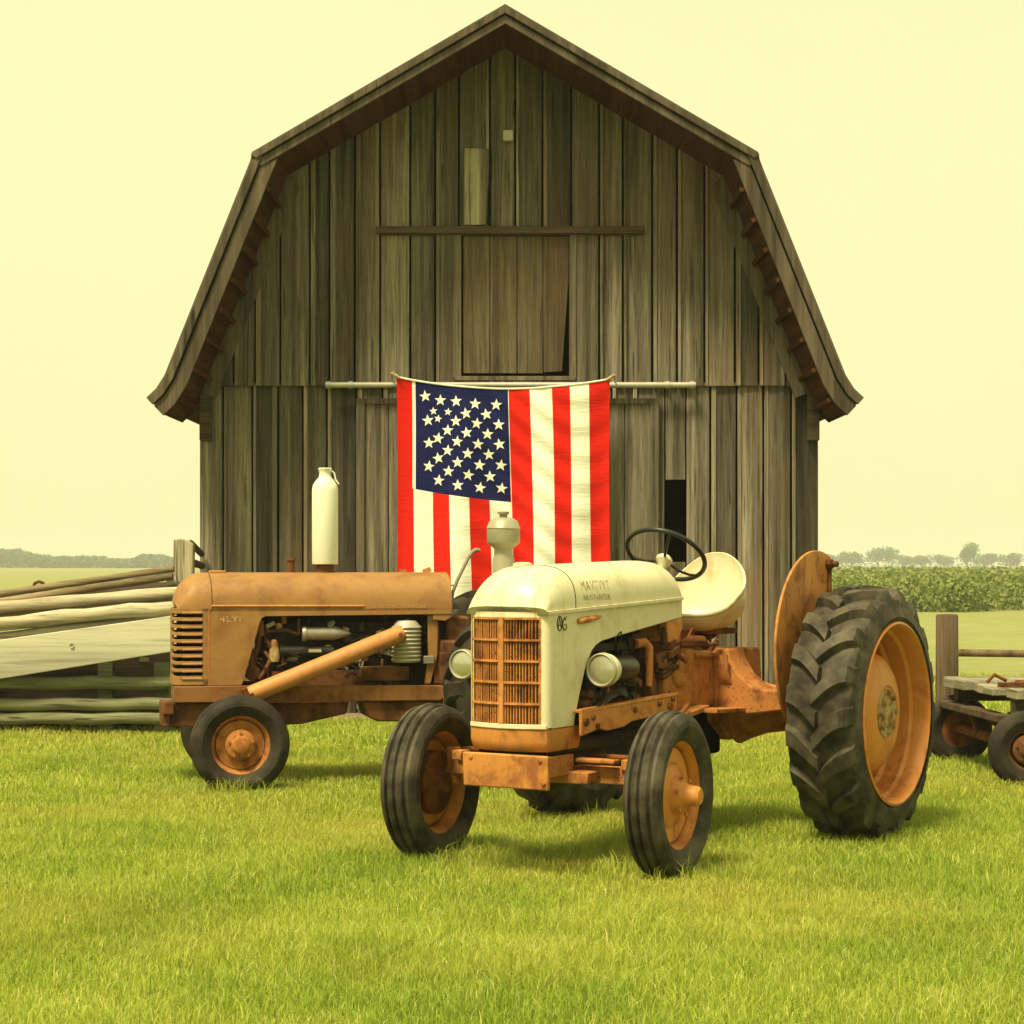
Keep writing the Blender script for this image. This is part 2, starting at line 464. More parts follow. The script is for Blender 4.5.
# the lawn goes on, thinning out, beyond what the picture shows
for (y0, y1, dens, h, wd) in ((2.6, 5.2, 2600, .056, .0065), (5.2, 9.0, 2300, .055, .0075), (9.0, 14.0, 1500, .055, .0095), (14.0, 24.5, 420, .060, .0160)):
    W2 = .33 * y1 + 4.2
    n = int(dens * 2 * W2 * (y1 - y0))
    x = RNG.uniform(-W2, W2, n); y = RNG.uniform(y0, y1, n)
    over = np.abs(x) - (.33 * y + .3) if y0 > 4 else np.maximum(np.abs(x) - 1.5, 3.0 - y)
    k = (RNG.random(n) < np.clip(1.15 - over / 3.6, 0, 1))
    if y0 > 4: k &= over > 0
    if y1 > 17: k &= ~((np.abs(x + .05) < 3.2) & (y > 17.6))
    x, y = x[k], y[k]
    PX.append(x); PY.append(y); HH.append(h * RNG.uniform(.55, 1.25, len(x)) * (1 + .30 * lumps(x, y))); WW.append(wd * RNG.uniform(.6, 1.3, len(x)))
# longer uncut tufts round the wheels and scattered
def tuft(cx, cy, rad, n, h):
    a = RNG.uniform(0, 2 * PI, n); r = rad * np.sqrt(RNG.uniform(0, 1, n))
    PX.append(cx + r * np.cos(a)); PY.append(cy + r * np.sin(a)); HH.append(h * RNG.uniform(.5, 1.3, n)); WW.append(np.full(n, .0045))
for (cx, cy, rx) in ((.679, 8.874, .30), (-.355, 9.52, .30), (1.762, 10.18, .42), (.343, 11.06, .42), (-1.654, 12.16, .25), (-1.9, 13.3, .25)):
    for k in range(16): tuft(cx + random.uniform(-rx, rx), cy + random.uniform(-rx, rx), .05, 16, .11)
for k in range(260):
    y = random.uniform(5.4, 13); x = random.uniform(-.3 * y, .3 * y)
    tuft(x, y, .035, 12, random.uniform(.075, .115))
x, y, hh, ww = map(np.concatenate, (PX, PY, HH, WW))
V, F, LT = blades(x, y, hh, ww, RNG, 1.0)
tint = np.clip(RNG.normal(.5, .24, len(x)) + .09 * lumps(x * .7, y * .7) + .06 * lumps(x * 2.2, y * 2.2), 0, 1)
tint[RNG.random(len(x)) < .05] = 1.0
grass = np_mesh('grass', V, F, LT, M['grass'], np.repeat(tint, 2))
tag(grass, 'short green lawn grass around the tractors', 'grass', kind='stuff')

# ------------------------------------------------------------------ wheels
def front_tyre_prof(Rt, W, rim):
    h = W / 2
    out = []
    # ribbed tread: four ribs, three grooves
    ys = []
    ribs = [(-.88, -.54), (-.40, -.07), (.07, .40), (.54, .88)]
    crown = lambda y: Rt - .035 * (abs(y) / h) ** 2.4
    prof = [(rim, -h * .62), (rim + .03, -h * .86), (rim + (Rt - rim) * .5, -h * 1.0), (crown(h * .95) - .012, -h * .95)]
    for a, c in ribs:
        a *= h; c *= h
        prof += [(crown(a) - .018, a - .004), (crown(a) - .002, a + .003), (crown((a + c) / 2) + .003, (a + c) / 2), (crown(c) - .002, c - .003), (crown(c) - .018, c + .004)]
    prof += [(crown(h * .95) - .012, h * .95), (rim + (Rt - rim) * .5, h * 1.0), (rim + .03, h * .86), (rim, h * .62)]
    return prof

def make_front_wheel(root, loc, side, Rt, W, rim, matR, matT, steer=0, hubby=True, name='front_wheel'):
    wroot = empty(name, loc, R(steer), root)
    b = MB(); b.lathe(front_tyre_prof(Rt, W, rim), 'y', 72, closed=True)
    b.build('tyre', matT, wroot, 28)
    h = W / 2
    b = MB(); s = side
    prof = [(rim + .022, s * h * .72), (rim + .024, s * h * .66), (rim - .002, s * h * .58), (rim - .012, s * h * .30), (rim - .028, s * h * .05), (rim - .05, -s * h * .05),
            (rim - .075, s * h * .02), (rim - .115, s * h * .16), (rim - .15, s * h * .34)]
    prof2 = [(rim + .022, -s * h * .72), (rim + .022, -s * h * .66), (rim - .002, -s * h * .58), (rim - .02, -s * h * .3), (rim - .028, s * h * .05)]
    b.lathe(prof, 'y', 56); b.lathe(prof2, 'y', 56)
    b.lathe([(rim - .03, s * h * .10), (.04, s * h * .10)], 'y', 40)
    if not hubby:
        b.lathe([(rim - .15, s * h * .34), (rim - .19, s * h * .30), (.0001, s * h * .30)], 'y', 40)
    b.build('rim', matR, wroot, 35)
    b = MB(); b.lathe([(.15, s * h * .08), (.15, -s * h * .35), (.135, -s * h * .45), (.05, -s * h * .5), (.045, -s * h * .9), (.0001, -s * h * .9)], 'y', 32); b.build('brake_drum', M['rust'], wroot, 35)
    b = MB()
    if hubby:
        b.lathe([(rim - .148, s * h * .30), (rim - .16, s * h * .62), (.062, s * h * .82), (.052, s * h * .95), (.046, s * (h * .95 + .025)), (.044, s * (h * .95 + .05)), (.034, s * (h * .95 + .062)), (.0001, s * (h * .95 + .064))], 'y', 32)
        for k in range(6):
            a = k * PI / 3 + .3
            b.lathe([(.011, 0), (.011, s * .012), (.0001, s * .012)], 'y', 6, (.085 * math.cos(a), s * h * .70, .085 * math.sin(a)))
    else:
        b.lathe([(.095, s * h * .30), (.09, s * h * .55), (.06, s * h * .68), (.055, s * h * .80), (.04, s * h * .92), (.0001, s * h * .94)], 'y', 28)
        for k in range(5):
            a = k * PI * .4 + .3
            b.lathe([(.010, 0), (.010, s * .014), (.0001, s * .014)], 'y', 6, (.075 * math.cos(a), s * h * .58, .075 * math.sin(a)))
    b.build('hub', matR, wroot, 35)
    return wroot

def make_rear_wheel(root, loc, side, Rt, W, rim, matR, matT, name='rear_wheel', rusty_hub=True):
    wroot = empty(name, loc, 0, root)
    h = W / 2; lug = .044
    Rc = Rt - lug
    def surf(y):
        a = min(abs(y) / h, 1)
        return Rc - .020 * a ** 2.2 - .05 * max(0, (a - .76) / .24) ** 2
    b = MB()
    half = [(surf(h * .4), .4), (surf(h * .76), .76), (surf(h * .88), .88), (surf(h) - .012, .97), (surf(h) - .045, 1.02), (rim + .06, 1.0), (rim + .025, .93), (rim, .82)]
    prof = [(r, -h * y) for r, y in half[::-1]] + [(surf(0), 0)] + [(r, h * y) for r, y in half]
    b.lathe(prof, 'y', 96, closed=True)
    NL = 18
    for s in (1, -1):
        for k in range(NL):
            th0 = 2 * PI * k / NL + (PI / NL if s > 0 else 0) + random.uniform(-.006, .006)
            rows = []
            for i in range(8):
                t = i / 7
                if t <= .86:
                    u = t / .86
                    y = s * (-.012 + u * (h * .80 + .012)); th = th0 + .205 * math.sin(u * PI / 2 * .9)
                    rb = surf(y) - .012; rt = surf(y) + lug * (1.0 - .12 * u)
                    wb, wt = .050 / Rc * (1 + .25 * u), .033 / Rc * (1 + .2 * u)
                else:
                    u = (t - .86) / .14
                    y = s * h * (.80 + .13 * u); th = th0 + .205 * .99 + .012 * u
                    rb = surf(abs(y)) - .02; rt = surf(abs(y)) + lug * (.80 - .62 * u)
                    wb, wt = .050 / Rc * 1.25, .033 / Rc * 1.2
                sec = []
                for (dth, r) in ((-wb, rb), (-wt, rt), (wt, rt), (wb, rb)):
                    sec.append((r * math.cos(th + dth), y, r * math.sin(th + dth)))
                rows.append(sec)
            vs = b.grid(rows, close_u=True)
            b._f(vs[0][::-1]); b._f(vs[-1])
    b.build('tyre', matT, wroot, 32, merge=False)
    s = side
    b = MB()
    b.lathe([(rim + .022, s * h * .93), (rim + .024, s * h * 1.0), (rim + .012, s * h * 1.03), (rim + .002, s * h * .96), (rim - .006, s * h * .55), (rim - .022, s * h * .46), (rim - .026, s * h * .05), (rim - .044, -s * h * .05),
             (rim - .052, -s * h * .50), (rim - .07, -s * h * .58), (.295, -s * h * .60)], 'y', 72)
    b.lathe([(rim + .028, -s * h * .90), (rim + .028, -s * h * .84), (rim + .004, -s * h * .78), (rim - .02, -s * h * .4), (rim - .045, -s * h * .1)], 'y', 72)
    for k in range(8):      # rim clamps
        a = k * PI / 4 + .2
        b.cbox(((rim - .085) * math.cos(a), -s * h * .46, (rim - .085) * math.sin(a)), (.05, .03, .04), (0, -a, 0))
    b.build('rim', matR, wroot, 35)
    b = MB()
    b.lathe([(.300, -s * h * .60), (.302, s * h * .22), (.292, s * h * .36), (.255, s * h * .52), (.20, s * h * .64), (.140, s * h * .70), (.134, s * h * .66), (.12, s * h * .66)], 'y', 56)
    b.build('wheel_disc', matR, wroot, 35)
    b = MB()
    b.lathe([(.128, s * h * .62), (.122, s * h * .70), (.075, s * h * .71), (.07, s * h * .75), (.05, s * h * .77), (.0001, s * h * .77)], 'y', 32)
    for k in range(8):
        a = k * PI / 4
        b.lathe([(.012, 0), (.012, s * .02), (.0001, s * .02)], 'y', 6, (.10 * math.cos(a), s * h * .69, .10 * math.sin(a)))
    b.build('hub', M['hub_worn'], wroot, 35)
    return wroot

def superhood(mb, stations, n=2.6, segs=26, bend=0, bend_w=.21, lip=.008):
    rows = []
    for (x, w_, zb, h, fade) in stations:
        row = []
        def P(y, z):
            return (x - bend * (y / bend_w) ** 2 * fade, y, z)
        row.append(P(w_ - .01, zb - .014)); row.append(P(w_ + lip, zb - .014)); row.append(P(w_ + lip, zb)); row.append(P(w_, zb + .002))
        for k in range(1, segs):
            t = PI * k / segs
            c, s_ = math.cos(t), math.sin(t)
            row.append(P(w_ * math.copysign(abs(c) ** (2 / n), c), zb + h * s_ ** (2 / n)))
        row.append(P(-w_, zb + .002)); row.append(P(-w_ - lip, zb)); row.append(P(-w_ - lip, zb - .014)); row.append(P(-w_ + .01, zb - .014))
        rows.append(row)
    vs = mb.grid(rows)
    mb._f(vs[0][::-1]); mb._f(vs[-1])

# ------------------------------------------------------------------ white tractor
WT = empty('tractor', (.162, 9.197, 0), R(238))
tag(WT, 'cream tractor with orange grille and rusty orange axles, parked in front', 'tractor')
XF = .405
zb_ = lambda x: 1.174 + .048 * (XF - x) / 1.36
zt_ = lambda x: 1.372 + .034 * (XF - x) / 1.36
w_ = lambda x: .206 + .012 * min(1, max(0, (XF - x) / .5))
st = []
ds = [0, .004, .012, .025, .045, .07, .10, .14, .19, .24, .34, .5, .65, .8, .95, 1.08, 1.18, 1.23, 1.27, 1.30, 1.325, 1.342, 1.352, 1.357]
for d in ds:
    x = XF - d
    hs = 1.0
    if d < .24: hs = max(.02, 1 - (1 - d / .24) ** 2.3) ** .55
    if d > 1.18: hs = max(.04, 1 - ((d - 1.18) / .178) ** 2.6) ** .6
    st.append((x, w_(x) * (1 if d < 1.30 else 1 - .05 * (d - 1.3) / .057), zb_(x), (zt_(x) - zb_(x)) * hs, max(0, 1 - d / .5)))
b = MB(); superhood(b, st, 2.9, 30, .055, .21)
hood = b.build('hood', M['cream'], WT, 35)
def hood_y(x, z):
    h = zt_(x) - zb_(x); u = min(.999, max(0, (z - zb_(x)) / h))
    return w_(x) * (1 - u ** 2.9) ** (1 / 2.9)
# seam ring, cap and latch belong to the hood
b = MB()
xs_ = .13
ring = []
for k in range(31):
    t = PI * k / 30; c, s_ = math.cos(t), math.sin(t)
    yy = w_(xs_) * math.copysign(abs(c) ** (2 / 2.9), c); zz = zb_(xs_) + (zt_(xs_) - zb_(xs_)) * s_ ** (2 / 2.9)
    ring.append((xs_ - .055 * (yy / .21) ** 2 * .45, yy * 1.001, zz + .0005))
b.tube(ring, .0022, 6); b.build('hood_seam', M['grease'], hood, 40)
b = MB(); b.lathe([(.045, 0), (.045, .012), (.03, .02), (.0001, .021)], 'z', 24, (.19, -.015, 1.372)); b.build('filler_cap', M['cream'], hood, 40)
b = MB(); b.cbox((.35, .10, 1.188), (.03, .07, .02), (0, -.5, -.3)); b.build('latch', M['cream'], hood, 40, .004)

def letter_strip(body, size, x0, z0, length, mat, root, height=None, name='lettering', ysurf=None, off=.0012, shear=0):
    vs, fs = text_verts(body, 1.0, shear)
    xs = [v[0] for v in vs]; ys = [v[1] for v in vs]
    lx, ly = max(xs) - min(xs), max(ys) - min(ys)
    b = MB(); bvs = []
    for v in vs:
        u = (v[0] - min(xs)) / lx * length; h = (v[1] - min(ys)) / ly * size
        x = x0 - u; z = z0 + h
        bvs.append(b.v((x, ysurf(x, z) + off, z)))
    for f in fs: b._f([bvs[i] for i in f])
    return b.build(name, mat, root, 0, merge=False)
M['letter_dark'] = mat_paint('worn_letter_paint', (.28, .22, .11), (.62, .57, .38), .56, 30, .6, 0, None, .6, 0, 0)
M['letter_pale'] = mat_paint('worn_pale_letters', (.52, .34, .16), (.38, .175, .06), .50, 40, .6, 0, None, .6, 0, 0)
letter_strip('MAVIJVYT', .055, .045, zb_(0) + .066, .255, M['letter_dark'], hood, ysurf=hood_y)
letter_strip('NUSTANTER', .026, .035, zb_(0) + .032, .24, M['letter_dark'], hood, ysurf=hood_y)

# nose panel: plan outline of the front
def nose_x(y): return .392 - .055 * (y / .2) ** 2
b = MB()
def strip(y0, y1, z0, z1, nseg=10, inset=0, thick=.014):
    rows_o, rows_i = [], []
    for k in range(nseg + 1):
        y = y0 + (y1 - y0) * k / nseg
        rows_o.append((nose_x(y) - inset, y)); rows_i.append((nose_x(y) - inset - thick, y))
    poly = rows_o + rows_i[::-1]
    b.prism(poly, 'z', z0, z1)
strip(-.2, .2, .655, .676, 16, -.004, .02)
strip(-.2, .2, 1.146, 1.172, 16)
def corner(sg):
    pts_o = [(nose_x(.176), .176), (nose_x(.19) , .19), (nose_x(.2) - .004, .2003), (.318, .2065), (.29, .2075)]
    pts_i = [(.29, .196), (.316, .194), (nose_x(.18) - .014, .176)]
    b.prism([(p[0], sg * p[1]) for p in pts_o + pts_i], 'z', .66, 1.17)
corner(1); corner(-1)
side = [(.305, .657), (.112, .657), (.100, .70), (.06, .80), (.015, .90), (-.02, .955), (-.05, .990), (-.09, 1.014), (-.14, 1.030), (-.25, 1.044), (-.952, 1.122), (-.950, 1.215), (.305, 1.168)]
for sg in (1, -1):
    b.prism(side, 'y', sg * .2075, sg * .1965)
nose = b.build('nose_panel', M['cream'], WT, 30, .002)
# emblem on the nose side: outlined A and G on the left side
b = MB()
def ring_y(cx, cz, rx, rz, y, th=.0028, a0=0, a1=2 * PI, n=24):
    b.tube([(cx - rx * math.cos(a0 + (a1 - a0) * k / n), y, cz + rz * math.sin(a0 + (a1 - a0) * k / n)) for k in range(n + 1)], th, 6)
ey = .2085
ring_y(.240, 1.120, .021, .032, ey, .0028)
b.tube([(.254, ey, 1.098), (.241, ey, 1.146), (.226, ey, 1.098)], .0024, 6); b.tube([(.249, ey, 1.112), (.231, ey, 1.112)], .0022, 6)
ring_y(.196, 1.115, .017, .025, ey, .0028, .9, 5.6)
b.tube([(.197, ey, 1.114), (.181, ey, 1.114), (.181, ey, 1.098)], .0024, 6)
b.tube([(.200, ey, 1.146), (.192, ey, 1.142)], .0022, 6); b.tube([(.186, ey, 1.150), (.178, ey, 1.146)], .0022, 6)
b.build('emblem', M['black'], nose, 40)
b = MB(); b.tube([(.085, .214, 1.126), (.06, .216, 1.128), (-.02, .216, 1.134), (-.10, .213, 1.140), (-.135, .210, 1.143)], [.010, .015, .015, .009, .002], 10)
b.build('hood_handle', M['orange'], nose, 40)

# grille
gr = empty('grille', (0, 0, 0), 0, WT)
b = MB()
def gstrip(mb, y0, y1, z0, z1, inset, thick, nseg=12):
    o = [(nose_x(y0 + (y1 - y0) * k / nseg) - inset, y0 + (y1 - y0) * k / nseg) for k in range(nseg + 1)]
    i = [(nose_x(y0 + (y1 - y0) * k / nseg) - inset - thick, y0 + (y1 - y0) * k / nseg) for k in range(nseg + 1)]
    mb.prism(o + i[::-1], 'z', z0, z1)
gstrip(b, -.185, .178, .677, 1.145, .045, .01)
b.build('radiator_core', M['core'], gr, 30)
b = MB()
for k in range(27):
    y = -.178 + k * .0137
    if abs(y + .003) < .012: continue
    jog = random.uniform(-.0015, .0015)
    b.box((nose_x(y) - .022, y - .0030 + jog, .678), (nose_x(y) - .008, y + .0030 + jog, 1.145))
b.build('grille_bars', M['orange_dirty'], gr, 30)
b = MB()
for k in range(1, 5):
    z = .676 + (1.146 - .676) * k / 5 - .004
    gstrip(b, -.186, .177, z - .005, z + .005, -.001, .012, 14)
b.box((nose_x(0) - .012, -.0155, .676), (nose_x(0) + .004, .0095, 1.147))
gstrip(b, -.190, -.182, .676, 1.147, -.002, .014, 2)
gstrip(b, .172, .178, .676, 1.147, -.001, .014, 2)
gstrip(b, -.186, .177, 1.138, 1.147, -.001, .012, 14)
b.build('grille_frame', M['orange'], gr, 30)

# orange lower nose
b = MB()
rows = []
for (z, sc, xo) in ((.553, .93, -.02), (.565, .97, -.008), (.60, 1.0, 0), (.654, 1.0, 0)):
    rr = []
    for k in range(17):
        y = -.2 + .4 * k / 16
        rr.append((nose_x(y) + xo - .002, y * sc, z))
    rr = [(.05, -.205 * sc, z), (.25, -.206 * sc, z), (.315, -.206 * sc, z)] + rr + [(.315, .206 * sc, z), (.25, .206 * sc, z), (.05, .205 * sc, z)]
    rows.append(rr)
vs = b.grid(rows, close_u=True); b._f(vs[0][::-1]); b._f(vs[-1])
b.build('lower_nose', M['orange'], WT, 35)

# engine
eng = empty('engine', (0, 0, 0), 0, WT)
b = MB()
b.box((-.80, -.13, .50), (.05, .13, .98)); b.box((-.72, -.10, .98), (-.05, .10, 1.08)); b.box((-.6, -.12, .42), (.0, .12, .50))
b.box((.02, -.17, .60), (.12, .17, 1.14))
for k in range(4): b.cbox((-.12 - .15 * k, .14, .80), (.10, .05, .16))
b.build('engine_block', M['grease'], eng, 30, .008)
b = MB()
b.tube([(-.10, .17, .93), (-.35, .185, .93), (-.42, .19, .93)], .028, 14)
b.cbox((-.2, .16, 1.0), (.34, .06, .035)); b.cbox((-.5, .15, 1.02), (.14, .08, .06), (0, .2, 0))
b.build('manifold', M['grease'], eng, 40)
b = MB()
b.lathe([(.0001, 0), (.05, 0), (.058, -.01), (.058, -.20), (.05, -.215), (.0001, -.215)], 'x', 24, (-.20, .21, .895)); b.build('air_filter', M['black'], eng, 35)
b = MB()
b.tube([(-.50, .19, 1.005), (-.56, .205, 1.01), (-.595, .21, .985), (-.60, .21, .93), (-.60, .21, .80)], [.022, .022, .022, .02, .018], 12); b.build('exhaust_elbow', M['orange_dirty'], eng, 40)
b = MB()
rn = random.Random(5)
for k in range(26):
    p = Vector((rn.uniform(-.85, -.0), rn.uniform(.14, .22), rn.uniform(.76, 1.04)))
    pts = [p]
    for j in range(5):
        p = p + Vector((rn.uniform(-.07, .07), rn.uniform(-.02, .02), rn.uniform(-.06, .05))); p.y = max(.14, min(.215, p.y)); pts.append(p.copy())
    b.tube(smooth(pts), rn.uniform(.003, .005), 6)
for k in range(6):
    b.tube(smooth([(-.64 - .02 * k, .15, .99 - .03 * k), (-.74, .2 + .004 * k, .93 - .02 * k), (-.83 - .012 * k, .21, .95 - .012 * k), (-.95, .2, .95 + .01 * k)]), .0045, 6)
b.build('wiring', M['grease'], eng, 40)
b = MB()
for k in range(9):
    b = MB(); x = rn.uniform(-.55, .0)
    b.lathe([(.0001, 0), (.024, 0), (.026, .05), (.016, .07), (.0001, .07)], 'y', 12, (x, .14, rn.uniform(.74, .84)))
    b.build('spark_plug', M['brown'], eng, 35)
b = MB()
b.cbox((-.66, .17, .84), (.06, .05, .20), (.1, .1, 0)); b.build('coil', M['brown'], eng, 35, .004); b = MB()
b.cbox((-.78, .17, .93), (.18, .07, .06), (0, .15, 0)); b.cbox((-.80, .19, .885), (.22, .05, .03), (0, -.1, 0))
b.cbox((-.84, .2, .955), (.10, .06, .035), (0, .25, 0))
b.build('carburettor', M['brown'], eng, 35, .004)
def clutter(parent, xr, yr, zr, n, seed):
    r_ = random.Random(seed)
    for k in range(n):
        b = MB(); c = (r_.uniform(*xr), r_.uniform(*yr), r_.uniform(*zr)); mt = M[r_.choice(['grease', 'grease', 'black', 'brown', 'rust', 'grey_metal', 'hub_worn', 'grease', 'orange_dirty'])]
        q = r_.random()
        if q < .3:
            b.cbox(c, (r_.uniform(.02, .07), .05, r_.uniform(.015, .06)), (r_.uniform(-.2, .2), r_.uniform(-.5, .5), 0)); nm = 'engine_bracket'
        elif q < .6:
            rr = r_.uniform(.010, .026); b.lathe([(.0001, .02), (rr * .6, .02), (rr * .6, .008), (rr, .006), (rr, -.03)], 'y', 14, c); nm = 'engine_plug'
        elif q < .8:
            rr = r_.uniform(.012, .024); L = r_.uniform(.05, .12); b.lathe([(.0001, 0), (rr, 0), (rr, L * .7), (rr * .7, L * .75), (rr * .7, L), (.0001, L)], r_.choice('xz'), 14, c); nm = 'engine_canister'
        else:
            p = Vector(c); pts = [p]
            for j in range(3): p = p + Vector((r_.uniform(-.09, .09), r_.uniform(-.01, .02), r_.uniform(-.08, .05))); pts.append(p.copy())
            b.tube(smooth(pts), r_.uniform(.006, .012), 8); nm = 'engine_hose'
        b.build(nm, mt, parent, 35)
clutter(eng, (-.72, .02), (.135, .165), (.74, 1.03), 30, 3)
clutter(eng, (-.95, -.72), (.15, .20), (.80, 1.0), 10, 6)
# crumpled cloth-like dark lump under the headlight
b = MB()
for i in range(9):
    row = []
for i in range(10):
    u = i / 9
    row = []
    for j in range(9):
        vv = j / 8
        row.append((-.10 - .42 * u, .15 + .085 * vv + .015 * math.sin(7 * u + 5 * vv), .735 + (.10 * math.sin(PI * min(1, u * 1.05)) * (1 - .6 * vv)) + .016 * math.sin(17 * u + 9 * vv) + .012 * math.sin(31 * u - 13 * vv)))
    b.tint = .5
    if i == 0: rows_c = []
    rows_c.append(row)
b.grid(rows_c); b.build('engine_cover', M['rubber'], eng, 60)

# headlights
def headlight(root, x, y, z, r, mat_bowl):
    hl = empty('headlight', (x, y, z), 0, root)
    b = MB(); b.lathe([(r * .88, -.005), (r * 1.0, -.006), (r * 1.06, -.02), (r * .99, -.03), (r * .97, -.055), (r * .80, -.085), (r * .5, -.10), (.0001, -.102)], 'x', 36); b.build('bowl', mat_bowl, hl, 35)
    b = MB(); b.lathe([(r * .90, -.003), (r * .7, .003), (r * .4, .007), (.0001, .008)], 'x', 36); b.build('lens', M['lens'], hl, 60)
    b = MB(); b.lathe([(r * .90, -.006), (r * .90, .002), (r * .96, .007), (r * 1.03, .004), (r * 1.06, -.008)], 'x', 40); b.build('trim_ring', M['beige_metal'], hl, 35)
    b = MB(); b.tube([(-.05, -.0, -r * .9), (-.06, -.03 * (1 if y > 0 else -1), -r - .06), (-.06, -(abs(y) - .22) * (1 if y > 0 else -1), -r - .12)], .012, 8); b.build('bracket', M['grease'], hl, 40)
headlight(WT, .0, .285, .905, .074, M['cream'])
headlight(WT, .235, -.315, .925, .066, M['orange'])
# side rail
b = MB()
for sg in (1, -1):
    zz0 = lambda x: .612 + (.112 - x) * .042
    poly = [(.118, .612), (.118, .73), (-.82, .757), (-.82, .668), (-.35, .648), (-.28, .628), (-.12, .620), (-.05, .635)]
    b.prism(poly, 'y', sg * .235, sg * .252)
    b.prism([(.118, .715), (.118, .73), (-.82, .757), (-.82, .742)], 'y', sg * .252, sg * .205)
rail = b.build('side_rail', M['orange'], WT, 30, .004)
for (x, z, rr) in ((.02, .69, .014), (-.02, .65, .014), (-.38, .70, .014), (-.62, .715, .014), (-.76, .73, .014), (-.73, .695, .022), (.085, .675, .022)):
    b = MB(); b.lathe([(rr, 0), (rr * .93, .010), (.0001, .012)], 'y', 8, (x, .252, z)); b.build('bolt', M['rust'], rail, 35)
# lower engine frame, dark sump
b = MB(); b.box((-.95, -.16, .44), (.02, .16, .60)); b.box((-.4, -.19, .53), (.3, .19, .60)); b.build('sump', M['grease'], WT, 30, .02)

# front axle
b = MB()
b.box((-.04, -.50, .395), (.04, .50, .470)); b.box((-.03, -.30, .40), (.15, .30, .455))
for sg in (1, -1):
    b.tube([(.0, sg * .50, .432), (.0, sg * .55, .40), (0, sg * .585, .36)], .032, 12)
    b.lathe([(.036, -.07), (.036, .10), (.0001, .10)], 'z', 16, (0, sg * .52, .42))
    b.tube([(-.02, sg * .46, .42), (-.5, sg * .32, .46), (-1.0, sg * .2, .52)], .022, 8)
b.tube([(0.0, -.0, .47), (0, 0, .56)], .06, 14)
b.cbox((.06, .30, .50), (.06, .20, .02)); b.cbox((.03, .44, .485), (.05, .05, .05)); b.cbox((.03, -.44, .485), (.05, .05, .05))
b.build('front_axle', M['orange_dirty'], WT, 35, .006)
b = MB()
b.tube([(-.12, -.5, .50), (-.12, .5, .50)], .014, 8); b.tube([(-.12, .50, .50), (.0, .52, .50)], .016, 8); b.tube([(-.12, -.50, .50), (.0, -.52, .50)], .016, 8)
b.tube([(-.12, .47, .515), (-.9, .27, .70)], .013, 8)
b.build('steering_linkage', M['rust'], WT, 40)
b = MB(); b.cbox((.445, .055, .475), (.022, .44, .15), (0, .05, 0)); b.build('front_plate', M['orange'], WT, 30, .006)
b = MB()
for (y, z) in ((.24, .53), (-.12, .53), (.255, .43)): b.lathe([(.012, 0), (.011, .008), (.0001, .009)], 'x', 8, (.456, y, z))
b.box((.10, -.17, .44), (.435, -.11, .53)); b.box((.10, .14, .44), (.435, .20, .53))
b.box((.36, -.24, .51), (.43, -.19, .55))
b.build('plate_bracket', M['orange_dirty'], WT, 35, .003)
b = MB(); b.cbox((.315, .17, .512), (.012, .055, .022)); b.build('tag_plate', M['white'], WT, 30)
make_front_wheel(WT, (.0, .632, .362), 1, .372, .18, .240, M['orange_rim'], M['rubber'], 6)
make_front_wheel(WT, (.085, -.585, .358), -1, .368, .195, .240, M['orange_rim'], M['rubber'], 6)
# rear
make_rear_wheel(WT, (-1.682, .862, .632), 1, .645, .375, .44, M['orange_rim'], M['rubber'])
make_rear_wheel(WT, (-1.682, -.836, .632), -1, .645, .33, .432, M['orange_rim'], M['rubber'])
# gearbox and rear housing
b = MB()
b.prism([(-.80, .70), (-.80, .95), (-.86, .965), (-1.12, .965), (-1.12, .66), (-.9, .655)], 'y', -.19, .19)
b.prism([(-1.12, .66), (-1.12, .945), (-1.30, .94), (-1.38, .93), (-1.38, .66)], 'y', -.17, .17)
b.lathe([(.0001, .0), (.075, 0), (.085, -.015), (.085, -.05)], 'y', 24, (-.95, .215, .86))
b.prism([(-1.13, .945), (-1.13, .915), (-1.40, .905), (-1.40, .93)], 'y', -.2, .2)
b.build('gearbox', M['orange_dirty'], WT, 35, .012)
b = MB()
# curved bracket that flares out to the step
rows = []
for k in range(9):
    u = k / 8
    z = .92 - .27 * u
    x = -1.36 - .02 * u - .14 * u ** 3
    rows.append([(x, .175, z), (x - .012, .175, z), (x - .012, .255 + .10 * u ** 4, z), (x, .255 + .10 * u ** 4, z)])
b.grid(rows, close_u=True)
b.cbox((-1.30, .27, .645), (.46, .14, .022), (0, -.04, 0)); b.cbox((-.98, .22, .65), (.30, .10, .025), (0, .12, 0))
b.build('footplate', M['orange_dirty'], WT, 35, .004)
b = MB()
b.prism([(-1.38, .58), (-1.38, .92), (-1.48, .95), (-1.90, .94), (-1.95, .60), (-1.8, .47), (-1.55, .47)], 'y', -.19, .19)
for sg in (1, -1):
    b.lathe([(.19, sg * .18), (.165, sg * .23), (.13, sg * .33), (.105, sg * .50), (.10, sg * .64), (.125, sg * .65), (.125, sg * .69), (.0001, sg * .69)], 'y', 28, (-1.682, 0, .632))
    b.prism([(sg * y, z) for y, z in ((.16, .60), (.16, .955), (.235, .95), (.25, .90), (.30, .82), (.37, .765), (.44, .748), (.56, .752), (.66, .745), (.66, .66), (.40, .62))], 'x', -1.60, -1.40)
b.build('rear_axle', M['orange_dirty'], WT, 35, .012)
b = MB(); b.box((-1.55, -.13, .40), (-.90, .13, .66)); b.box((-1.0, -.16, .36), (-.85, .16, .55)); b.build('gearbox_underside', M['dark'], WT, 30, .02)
b = MB()
